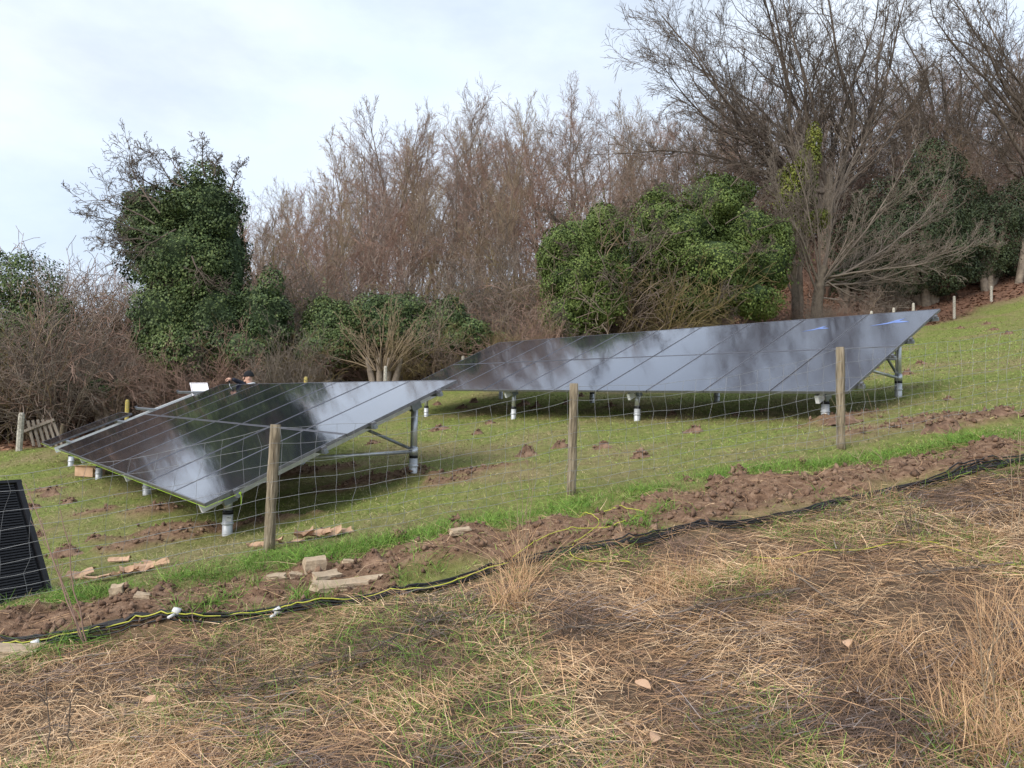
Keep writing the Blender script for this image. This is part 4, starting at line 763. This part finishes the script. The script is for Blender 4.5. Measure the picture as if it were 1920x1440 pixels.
vs = [bp(0, 0, hh*.58), bp(.0, 0, hh*.72), bp(.02, 0, sh-.02), bp(.03, 0, hh-.16), bp(.05, 0, hh-.02), bp(.05, 0, hh+.06),
      bp(.02, .19*lead, sh), None, None, bp(.02, -.19, sh) if lead == 1 else bp(.02, .19, sh), bp(.10, -.24*lead, sh-.22), bp(.24, -.18*lead, sh-.08),
      bp(0, .10, hh*.52), bp(.02, .11, hh*.28), bp(0, .11, .07), bp(.14, .12, .03), bp(0, -.10, hh*.52), bp(.02, -.11, hh*.28), bp(0, -.11, .07), bp(.14, -.12, .03)]
shd = vs[6]; wrist = hand - fx*.06 + np.array([0, 0, .012]); vs[7] = (shd+wrist)/2 + np.array([0, .05, .02]); vs[8] = wrist
ed = [(0, 1), (1, 2), (2, 3), (3, 4), (4, 5), (2, 6), (6, 7), (7, 8), (2, 9), (9, 10), (10, 11), (0, 12), (12, 13), (13, 14), (14, 15), (0, 16), (16, 17), (17, 18), (18, 19)]
rd = [.15, .165, .15, .058, .092, .08, .085, .066, .04, .085, .062, .04, .10, .07, .05, .045, .10, .07, .05, .045]
pm = skin_mesh('person', vs, ed, rd)
for mname in ('navy', 'skin', 'jeans'): pm.materials.append(MT[mname])
for pl in pm.polygons:
    c = np.array(pl.center); pl.material_index = 1 if c[2] > gzp+hh-.13 and np.hypot(c[0]-hd[0], c[1]-hd[1]) < .19 else (2 if c[2] < gzp+hh*.56 else 0)
per = link('person', pm); tag(per, 'person in dark jacket and black beanie leaning over the near array, holding a tool', 'person')
hc = bp(.05, 0, hh+.02)
def ell(c, rx, ry, rz, mat, name, cut=None, n=14, par=None):
    bm = bmesh.new(); bmesh.ops.create_uvsphere(bm, u_segments=n*2, v_segments=n, radius=1)
    if cut is not None: bmesh.ops.delete(bm, geom=[v for v in bm.verts if v.co.z < cut], context='VERTS')
    for v in bm.verts: v.co = Vector((c + fx*v.co.x*rx + sx_*v.co.y*ry + np.array([0, 0, v.co.z*rz])).tolist())
    me = bpy.data.meshes.new(name); bm.to_mesh(me); bm.free(); me.polygons.foreach_set('use_smooth', np.ones(len(me.polygons), bool)); return link(name, me, par, mat)
ell(hc+np.array([0, 0, .02]), .112, .092, .125, MT['knit'], 'beanie', -.05, par=per); 
m = MB(); k = np.linspace(0, 2*math.pi, 21); m.tube(np.array([hc+np.array([0, 0, .022])+fx*math.cos(a)*.108+sx_*math.sin(a)*.09 for a in k]), .017, 6); m.build('beanie_cuff', MT['knit'], per, True)
m = MB(); m.tube(np.array([hc+fx*.085+np.array([0, 0, -.005]), hc+fx*.118+np.array([0, 0, -.045]), hc+fx*.10+np.array([0, 0, -.055])]), [.012, .017, .012], 7); m.build('nose', MT['skin'], per, True)
ell(hc+fx*.065+np.array([0, 0, -.10]), .038, .05, .032, MT['skin'], 'chin', par=per)
for s_ in (-1, 1):
    ell(hc+fx*.086+sx_*.034*s_+np.array([0, 0, -.012]), .010, .013, .008, MT['ink'], 'eye', par=per, n=6); ell(hc-fx*.012+sx_*.088*s_+np.array([0, 0, -.03]), .026, .012, .036, MT['skin'], 'ear', par=per, n=8)
m = MB(); m.tube(np.array([hc+fx*.098-sx_*.022+np.array([0, 0, -.078]), hc+fx*.106+np.array([0, 0, -.077]), hc+fx*.098+sx_*.022+np.array([0, 0, -.078])]), .006, 6); m.build('mouth', MT['cut'], per, True)
m = MB(); k = np.linspace(.8, 2*math.pi-.8, 15); m.tube(np.array([bp(.03, 0, hh-.15)+fx*math.cos(a)*.105+sx_*math.sin(a)*.115+np.array([0, 0, -.03*math.cos(a)]) for a in k]), .024, 7); m.build('hood_lining', MT['hood'], per, True)
# hand: palm, four fingers curled round the tool handle, thumb from the side of the palm
hv = [hand-fx*.05, hand-fx*.01, hand+fx*.035]; he = [(0, 1), (1, 2)]; hr = [.030, .038, .034]
for i in range(4):
    s_ = (-.030+.020*i); b = len(hv); ln = (.9, 1.0, .95, .75)[i]
    hv += [hand+fx*.045+sx_*s_*lead+np.array([0, 0, .008]), hand+fx*(.045+.032*ln)+sx_*s_*lead+np.array([0, 0, -.018]), hand+fx*(.040+.022*ln)+sx_*s_*lead+np.array([0, 0, -.048]), hand+fx*.022+sx_*s_*lead+np.array([0, 0, -.054])]
    he += [(2, b), (b, b+1), (b+1, b+2), (b+2, b+3)]; hr += [.012, .0105, .0095, .0085]
b = len(hv); hv += [hand+fx*.005+sx_*.036*lead+np.array([0, 0, -.012]), hand+fx*.028+sx_*.046*lead+np.array([0, 0, -.034]), hand+fx*.034+sx_*.034*lead+np.array([0, 0, -.056])]; he += [(1, b), (b, b+1), (b+1, b+2)]; hr += [.015, .012, .010]
hm = skin_mesh('hand', hv, he, hr, 1, 1); hm.materials.append(MT['skin']); link('hand', hm, per)
tl = empty('screwdriver', tuple(map(float, hand+np.array([0, 0, -.03])))); tag(tl, 'dark-handled screwdriver held point-down in the hand of the person', 'tool')
ax_ = nrm(np.array([.12, -.05, -.8])); MB().tube(np.array([(0, 0, 0)-ax_*.05, ax_*.02, ax_*.05]), [.018, .02, .012], 10).build('handle', MT['black'], tl, True); MB().tube(np.array([ax_*.05, ax_*.17]), .006, 6).build('shaft', MT['galv'], tl, True)

# ------------------------------------------------------------------ grass, straw
def ribbons(name, base, d, length, width, bend, col, segs=2, side=None, seed=0, label=None, cat='grass'):
    n = len(base); t = np.linspace(0, 1, segs+1); P = base[:, None] + d[:, None]*(length[:, None]*t[None])[..., None]; P = P + bend[:, None]*(t**2)[None, :, None]*length[:, None, None]
    if side is None: side = np.cross(d, np.array([0, 0, 1.0])); side = side + RS(seed).normal(0, .4, side.shape); side /= np.linalg.norm(side, axis=1)[:, None]+1e-9
    wd = (width[:, None]*(1 - .75*t[None]))[..., None]*.5; Vv = np.stack([P - side[:, None]*wd, P + side[:, None]*wd], 2).reshape(-1, 3); k = segs+1
    i = (np.arange(n)*k*2)[:, None] + (np.arange(segs)*2)[None]; Fq = np.stack([i, i+1, i+3, i+2], -1).reshape(-1, 4)
    o = link(name, mesh_np(name, Vv, Fq, MT['blade'], np.repeat(col, k*2, 0))); tag(o, label, cat, None, 'stuff'); return o
def frustum(n, y0, y1, seed, power=1.0, marg=.06):
    r = RS(seed); u = r.uniform(0, 1, n); y = y0 + (y1-y0)*u**power; x = r.uniform(-1, 1, n)*(.714+marg)*y; return x, y, r
def pick(pal, r, n, f=None):
    pal = np.array(pal); i = r.randint(0, len(pal), n) if f is None else np.clip((f*len(pal)).astype(int), 0, len(pal)-1); return pal[i]*r.uniform(.75, 1.25, (n, 1))
STRAW = [(.13, .09, .07), (.20, .125, .088), (.28, .17, .105), (.38, .23, .13), (.47, .285, .155), (.56, .355, .19), (.64, .43, .24), (.74, .53, .33)]
GREEN = [(.10, .20, .03), (.15, .27, .04), (.21, .31, .06), (.12, .23, .04)]
OLIVE = [(.20, .23, .07), (.28, .27, .11), (.16, .21, .055), (.34, .29, .14)]
def dirs(r, n, el0, el1, az=None):
    a = r.uniform(0, 2*math.pi, n) if az is None else az; e = r.uniform(el0, el1, n); return np.stack([np.cos(a)*np.cos(e), np.sin(a)*np.cos(e), np.sin(e)], -1)
# flattened straw in the foreground, combed in swirls
x, y, r = frustum(145000, 1.75, 7.2, 201, .85); so_, st, wo = zones(x, y); cd_, _ = seg_dist(x, y, CAB); k = (r.uniform(0, 1, len(x)) < st*(.35+.9*fbm(x*1.3, y*1.3, seed=41)) + .05*so_) & ((cd_ > .09*r.uniform(.4, 1.3, len(x))) | (fbm(x*1.2, y*1.2, seed=73) > .60)); x, y = x[k], y[k]; n = len(x)
az = 6.28*fbm(x*.45, y*.45, seed=44, o=2)*1.6 + r.normal(0, 1.0, n); d = dirs(r, n, -.05, .5, az); f = np.clip((fbm(x*2.4, y*2.4, seed=47)-.5)*1.5 + .53 + r.normal(0, .24, n), 0, .999)
ribbons('dry_straw', np.stack([x, y, H(x, y)+r.uniform(-.01, .045, n)], -1), d, .05+.30*r.uniform(0, 1, n)**1.6, r.uniform(.002, .0046, n), np.stack([r.normal(0, .2, n), r.normal(0, .2, n), -r.uniform(.1, .55, n)], -1), pick(STRAW, r, n, f), label='flattened dry straw covering the foreground', seed=1)
# darker broken weed stems mixed into the straw
x, y, r = frustum(26000, 1.8, 6.8, 202, .85); so_, st, wo = zones(x, y); k = (st > .6) & (fbm(x*.9, y*1.8, seed=71) > .54); x, y = x[k], y[k]; n = len(x)
ribbons('weed_litter', np.stack([x, y, H(x, y)+r.uniform(.0, .06, n)], -1), dirs(r, n, -.1, .5, r.normal(.25, .5, n)), r.uniform(.05, .30, n), r.uniform(.003, .006, n), np.stack([r.normal(0, .2, n), r.normal(0, .2, n), -r.uniform(.05, .4, n)], -1), pick([(.12, .09, .08), (.17, .13, .115), (.24, .20, .18), (.10, .07, .06)], r, n), label='dark broken weed stems matted into the straw', seed=12)
# standing straw tussocks
TUS = [(958, 1150, .20, .42, 300), (985, 1090, .14, .80, 110), (1290, 1085, .45, .22, 500), (1860, 1400, .30, .42, 420), (1905, 1290, .3, .50, 380), (1700, 1260, .5, .20, 500), (1260, 1120, .4, .18, 300), (1895, 1180, .3, .36, 220), (1640, 945, .3, .22, 160), (1450, 1080, .4, .22, 350), (250, 1420, .5, .18, 400), (700, 1330, .5, .16, 400)]
bs, dd, ln, cl = [], [], [], []; r = RS(203)
for (px, py, rad, hgt, cnt) in TUS:
    c = G(px, py); a = r.uniform(0, 6.28, cnt); q = rad*np.sqrt(r.uniform(0, 1, cnt))*.6; bx_, by_ = c[0]+np.cos(a)*q, c[1]+np.sin(a)*q; bs.append(np.stack([bx_, by_, H(bx_, by_)-.01], -1))
    dd.append(dirs(r, cnt, .35, 1.52, r.uniform(0, 6.28)*.0 + a*.5 + r.normal(0, 1.5, cnt))); ln.append(hgt*r.uniform(.3, 1.0, cnt)); cl.append(pick(STRAW[3:7], r, cnt))
bs, dd, ln, cl = map(np.concatenate, (bs, dd, ln, cl)); n = len(bs)
ribbons('straw_tussocks', bs, dd, ln, r.uniform(.002, .0045, n), np.stack([r.normal(0, .22, n), r.normal(0, .22, n), -r.uniform(0, .35, n)], -1), cl, 3, seed=2, label='upright tussocks of tall dry grass')
# green blades pushing through the straw, and the lush strip beside the trench
x, y, r = frustum(60000, 1.8, 7.0, 205, .8); so_, st, wo = zones(x, y); k = (fbm(x*1.4, y*1.4, seed=51) + .10*fbm(x*.4, y*.4, seed=52) + np.where(x < 0, .04, .01) + .05*(y < 2.8) > .585) & (st > .5); x, y = x[k], y[k]; n = len(x)
ribbons('green_tufts', np.stack([x, y, H(x, y)-.01], -1), dirs(r, n, .3, 1.3), r.uniform(.06, .20, n), r.uniform(.003, .006, n), np.stack([r.normal(0, .3, n), r.normal(0, .3, n), -r.uniform(.1, .5, n)], -1), pick(GREEN+OLIVE[:1], r, n), seed=3, label='fresh green blades growing through the straw')
x, y, r = frustum(230000, 3.6, 9.2, 207, .9); so_, st, wo = zones(x, y); d0, s0 = seg_dist(x, y, SOIL)
lush = .5*(s0 < 0)*(fbm(x*1.1, y*1.1, seed=75) > .60)*(d0 < .7) + np.exp(-((d0-.60)/.26)**2)*(.5+.9*fbm(x*1.5, y*1.5, seed=59))*(s0 > 0) + .35*np.exp(-((d0-.42)/.15)**2)*(s0 < 0)*(fbm(x*1.7, y*1.7, seed=57) > .52); k = (r.uniform(0, 1, len(x)) < lush*1.1*(.25+.95*(fbm(x*2.2, y*2.2, seed=81) > .44))) & ((so_ < .45) | (fbm(x*3, y*3, seed=83) > .62)); x, y = x[k], y[k]; n = len(x)
ribbons('lush_grass', np.stack([x, y, H(x, y)-.01], -1), dirs(r, n, .4, 1.4), r.uniform(.06, .19, n)*(.6+.8*fbm(x*2, y*2, seed=58)), r.uniform(.003, .007, n), np.stack([r.normal(0, .35, n), r.normal(0, .35, n), -r.uniform(.1, .6, n)], -1), pick(GREEN, r, n), seed=4, label='strip of lush green grass along the trench')
# grazed pasture
x, y, r = frustum(205000, 5.0, 34, 209, 1.25, .12); so_, st, wo = zones(x, y); far = y/10; k = (st < .4) & (wo < .35) & (r.uniform(0, 1, len(x)) < (1-.85*so_)); x, y = x[k], y[k]; n = len(x)
dry = fbm(x*.55, y*.55, seed=61)*.7 + fbm(x*3, y*3, seed=62)*.5 + np.where((y < 10.5), .13, .02) - np.clip((x-6)*.03, 0, .18); c = np.where((dry + r.normal(0, .10, n) > .59)[:, None], pick([(.30, .26, .13), (.38, .31, .17), (.25, .20, .11), (.33, .29, .12)], r, n), pick([(.20, .29, .06), (.28, .32, .085), (.125, .20, .038), (.25, .34, .068)], r, n)*r.uniform(.7, 1.3, (n, 1)))
ribbons('pasture_grass', np.stack([x, y, H(x, y)-.006], -1), dirs(r, n, .25, 1.2), r.uniform(.03, .075, n), r.uniform(.006, .011, n)*np.clip(y/9, .7, 2.2), np.stack([r.normal(0, .3, n), r.normal(0, .3, n), -r.uniform(.1, .5, n)], -1), c, 1, seed=5, label='short grazed grass of the sloping pasture')
# fallen leaves and litter on the bank
x, y, r = frustum(50000, 18.5, 46, 211, 1.0, .1); so_, st, wo = zones(x, y); k = wo > .5; x, y = x[k], y[k]; n = len(x)
ribbons('leaf_litter', np.stack([x, y, H(x, y)+.01], -1), dirs(r, n, -.1, .5), r.uniform(.08, .16, n), r.uniform(.07, .13, n), np.zeros((n, 3)), pick([(.22, .11, .065), (.15, .075, .045), (.28, .16, .10), (.11, .065, .045)], r, n), 1, seed=6, label='brown leaf litter under the wood', cat='leaves')
# dead stems standing in front of the fence
def stems(px, py, lst, label, mt='twig_red', group=None):
    g = G(px, py); rt_ = empty('dead_stem', tuple(map(float, g))); tag(rt_, label, 'stem', group); rg = RS(int(px+py)); o = []
    for (tx, ty, rad) in lst:
        T_ = at(tx, ty, g[1]+rg.uniform(-.15, .15)) - g; q = np.linspace(0, 1, 8)[:, None]; P = T_[None]*q + np.array([[rg.normal(0, .012), rg.normal(0, .012), -.02]]); P[1:-1] += rg.normal(0, .008, (6, 3)); o.append((P, np.linspace(rad, rad*.4, 8), 0))
    link('stalk', paths_to_mesh('stalk', o, MT[mt], (5,)), rt_); tw = []
    for P, R, l in o:
        for k in range(5):
            i = rg.randint(3, 7); grow(rg, P[i], nrm(P[i]-P[i-1])+rg.normal(0, .5, 3), .10, .002, 0, dict(seg=(3,), wander=(.2,), trop=(.02,), taper=(.5,), n=(), t0=(), ang=(), lr=(), fall=(), rr=(), rmin=.0015), tw)
    tag(link('side_twigs', paths_to_mesh('side_twigs', tw, MT[mt], (3,)), rt_), kind='stuff')
stems(165, 1215, [(50, 900, .006), (110, 945, .005), (75, 980, .004)], 'tall reddish dead stems leaning left before the ribbed panel')
stems(375, 1195, [(345, 1120, .004)], 'single dark dead stem beside the second white tape')
stems(82, 1440, [(78, 1275, .004)], 'left of two thin dark stems at the bottom left corner', 'twig_dark'); stems(128, 1440, [(130, 1295, .004)], 'right of two thin dark stems at the bottom left corner', 'twig_dark')
stems(985, 1075, [(990, 790, .003), (975, 830, .0025), (1000, 800, .0025), (960, 850, .0025)], 'tall wispy dry stalks rising from the central tussock', 'twig_pale')
stems(1908, 1010, [(1912, 795, .003), (1906, 830, .0025)], 'pale seed-headed stalks at the right edge', 'twig_pale')
stems(1690, 1010, [(1560, 740, .0022), (1625, 730, .002)], 'two long thin stalks leaning left across the right post', 'twig_pale')
stems(1710, 1020, [(1680, 930, .004), (1700, 920, .003), (1720, 925, .003)], 'dark weed stems above the right yellow cable', 'twig_dark')
stems(1855, 1380, [(1862, 1140, .003), (1835, 1090, .003), (1895, 1160, .003)], 'tall dry stalks in the right-hand straw tussock', 'twig_pale')
stems(1275, 1075, [(1235, 960, .003), (1300, 955, .003), (1345, 980, .003)], 'thin brown stalks over the middle straw mound', 'twig_red')
# fallen dead weeds lying on the straw
def fallen(pts, label, mt='twig_dark', r=.007):
    Q = np.array([G(*p, up=.05) for p in pts]); o = [(Q, np.linspace(r, r*.4, len(Q)), 0)]; rg = RS(int(pts[0][0])); tw = []
    for i in range(len(Q)-1):
        for k in range(9): q = Q[i]+(Q[i+1]-Q[i])*rg.uniform(); grow(rg, q, nrm(Q[i+1]-Q[i])+rg.normal(0, .5, 3), rg.uniform(.06, .2), .003, 0, dict(seg=(3, 2), wander=(.25, .3), trop=(.0, 0), taper=(.5, .5), n=(4,), t0=(.2,), ang=(.7,), lr=(.4,), fall=(.3,), rr=(.7,), rmin=.0018), tw)
    rt_ = empty('fallen_weed', tuple(map(float, Q[0]))); tag(rt_, label, 'weed')
    for nm, pp in (('stalk', o), ('side_twigs', tw)): tag(link(nm, paths_to_mesh(nm, [(P-Q[0], R, l) for P, R, l in pp], MT[mt], (5, 3)), rt_), kind='stuff' if nm == 'side_twigs' else None)
fallen([(840, 1170), (760, 1200), (690, 1235), (600, 1262), (480, 1300), (350, 1325)], 'long dark flattened weed lying across the lower left straw')
fallen([(832, 1205), (720, 1240), (600, 1285), (520, 1300)], 'second dark weed stalk parallel below the long one')
fallen([(1480, 1085), (1560, 1140), (1650, 1200)], 'dark weed stalk slanting down right of the middle mound')
fallen([(1500, 1120), (1350, 1150), (1200, 1190), (1040, 1215)], 'grey flattened weed lying across the middle straw'); fallen([(1900, 1075), (1760, 1090), (1620, 1110)], 'grey flattened weed near the right edge below the yellow cable')
# curled fallen leaves on the straw
for i, (px, py, lb_) in enumerate([(283, 1336, 'pale curled leaf on the straw at lower left'), (1226, 1424, 'white-backed leaf at the bottom of the view'), (1172, 1395, 'pale leaf just left of the bottom white-backed leaf'), (1596, 1330, 'buff leaf below the right-hand straw mound'), (1590, 1238, 'thin pale leaf in the right-hand straw'), (1205, 1310, 'dull brown leaf in the lower middle straw')]):
    g = G(px, py, .05); a = np.linspace(0, 1, 7); wv = .022*np.sin(a*math.pi)+.001; c_ = [(-.045+.09*q, 0, .015*math.sin(q*3)) for q in a]; V = [(x_, -w_, z_) for (x_, _, z_), w_ in zip(c_, wv)] + [(x_, w_, z_+.008) for (x_, _, z_), w_ in zip(c_, wv)]
    V += [(a_, b_, z_-.0015) for a_, b_, z_ in V]; Fq = [[k, k+1, k+8, k+7] for k in range(6)] + [[k+14+7, k+14+8, k+15, k+14] for k in range(6)]
    me = bpy.data.meshes.new('fallen_leaf'); me.from_pydata(V, [], Fq); o = link('fallen_leaf', me, None, MT['twig_leaf'] if 'twig_leaf' in MT else MT['cut']); o.location = tuple(map(float, g)); o.rotation_euler = (.2, .1, i*1.1); tag(o, lb_, 'leaf', 'fallen leaves on the straw')

# ------------------------------------------------------------------ crumbs of soil on the bare ground and the molehills
x, y, r = frustum(120000, 3.4, 15, 221, 1.0, .05); so_, st, wo = zones(x, y); k = so_ > .35 + .5*r.uniform(0, 1, len(x)); x, y = x[k][:6000], y[k][:6000]; z = H(x, y)
for o in [o for o in SC.objects if o.name.startswith(('molehill', 'soil_clod'))]:
    co_ = np.empty(len(o.data.vertices)*3, np.float32); o.data.vertices.foreach_get('co', co_); co_ = co_.reshape(-1, 3) + np.array(o.location); m = r.randint(0, len(co_), 60); x = np.r_[x, co_[m, 0] + r.normal(0, .02, 60)]; y = np.r_[y, co_[m, 1] + r.normal(0, .02, 60)]; z = np.r_[z, co_[m, 2]]
n = len(x); oc = np.array([(1, 0, 0), (-1, 0, 0), (0, 1, 0), (0, -1, 0), (0, 0, 1), (0, 0, -1)], float); of = np.array([(0, 2, 4), (2, 1, 4), (1, 3, 4), (3, 0, 4), (2, 0, 5), (1, 2, 5), (3, 1, 5), (0, 3, 5)])
sz = .005 + .030*r.uniform(0, 1, n)**5; V = np.stack([x, y, z+sz*.4], -1)[:, None] + oc[None]*sz[:, None, None]*r.uniform(.5, 1.4, (n, 6, 1)) + r.normal(0, .25, (n, 6, 3))*sz[:, None, None]
tag(link('soil_crumbs', mesh_np('soil_crumbs', V.reshape(-1, 3), (np.arange(n)[:, None, None]*6 + of[None]).reshape(-1, 3), MT['soil'])), 'crumbled brown soil along the trench and molehills', 'soil', None, 'stuff')
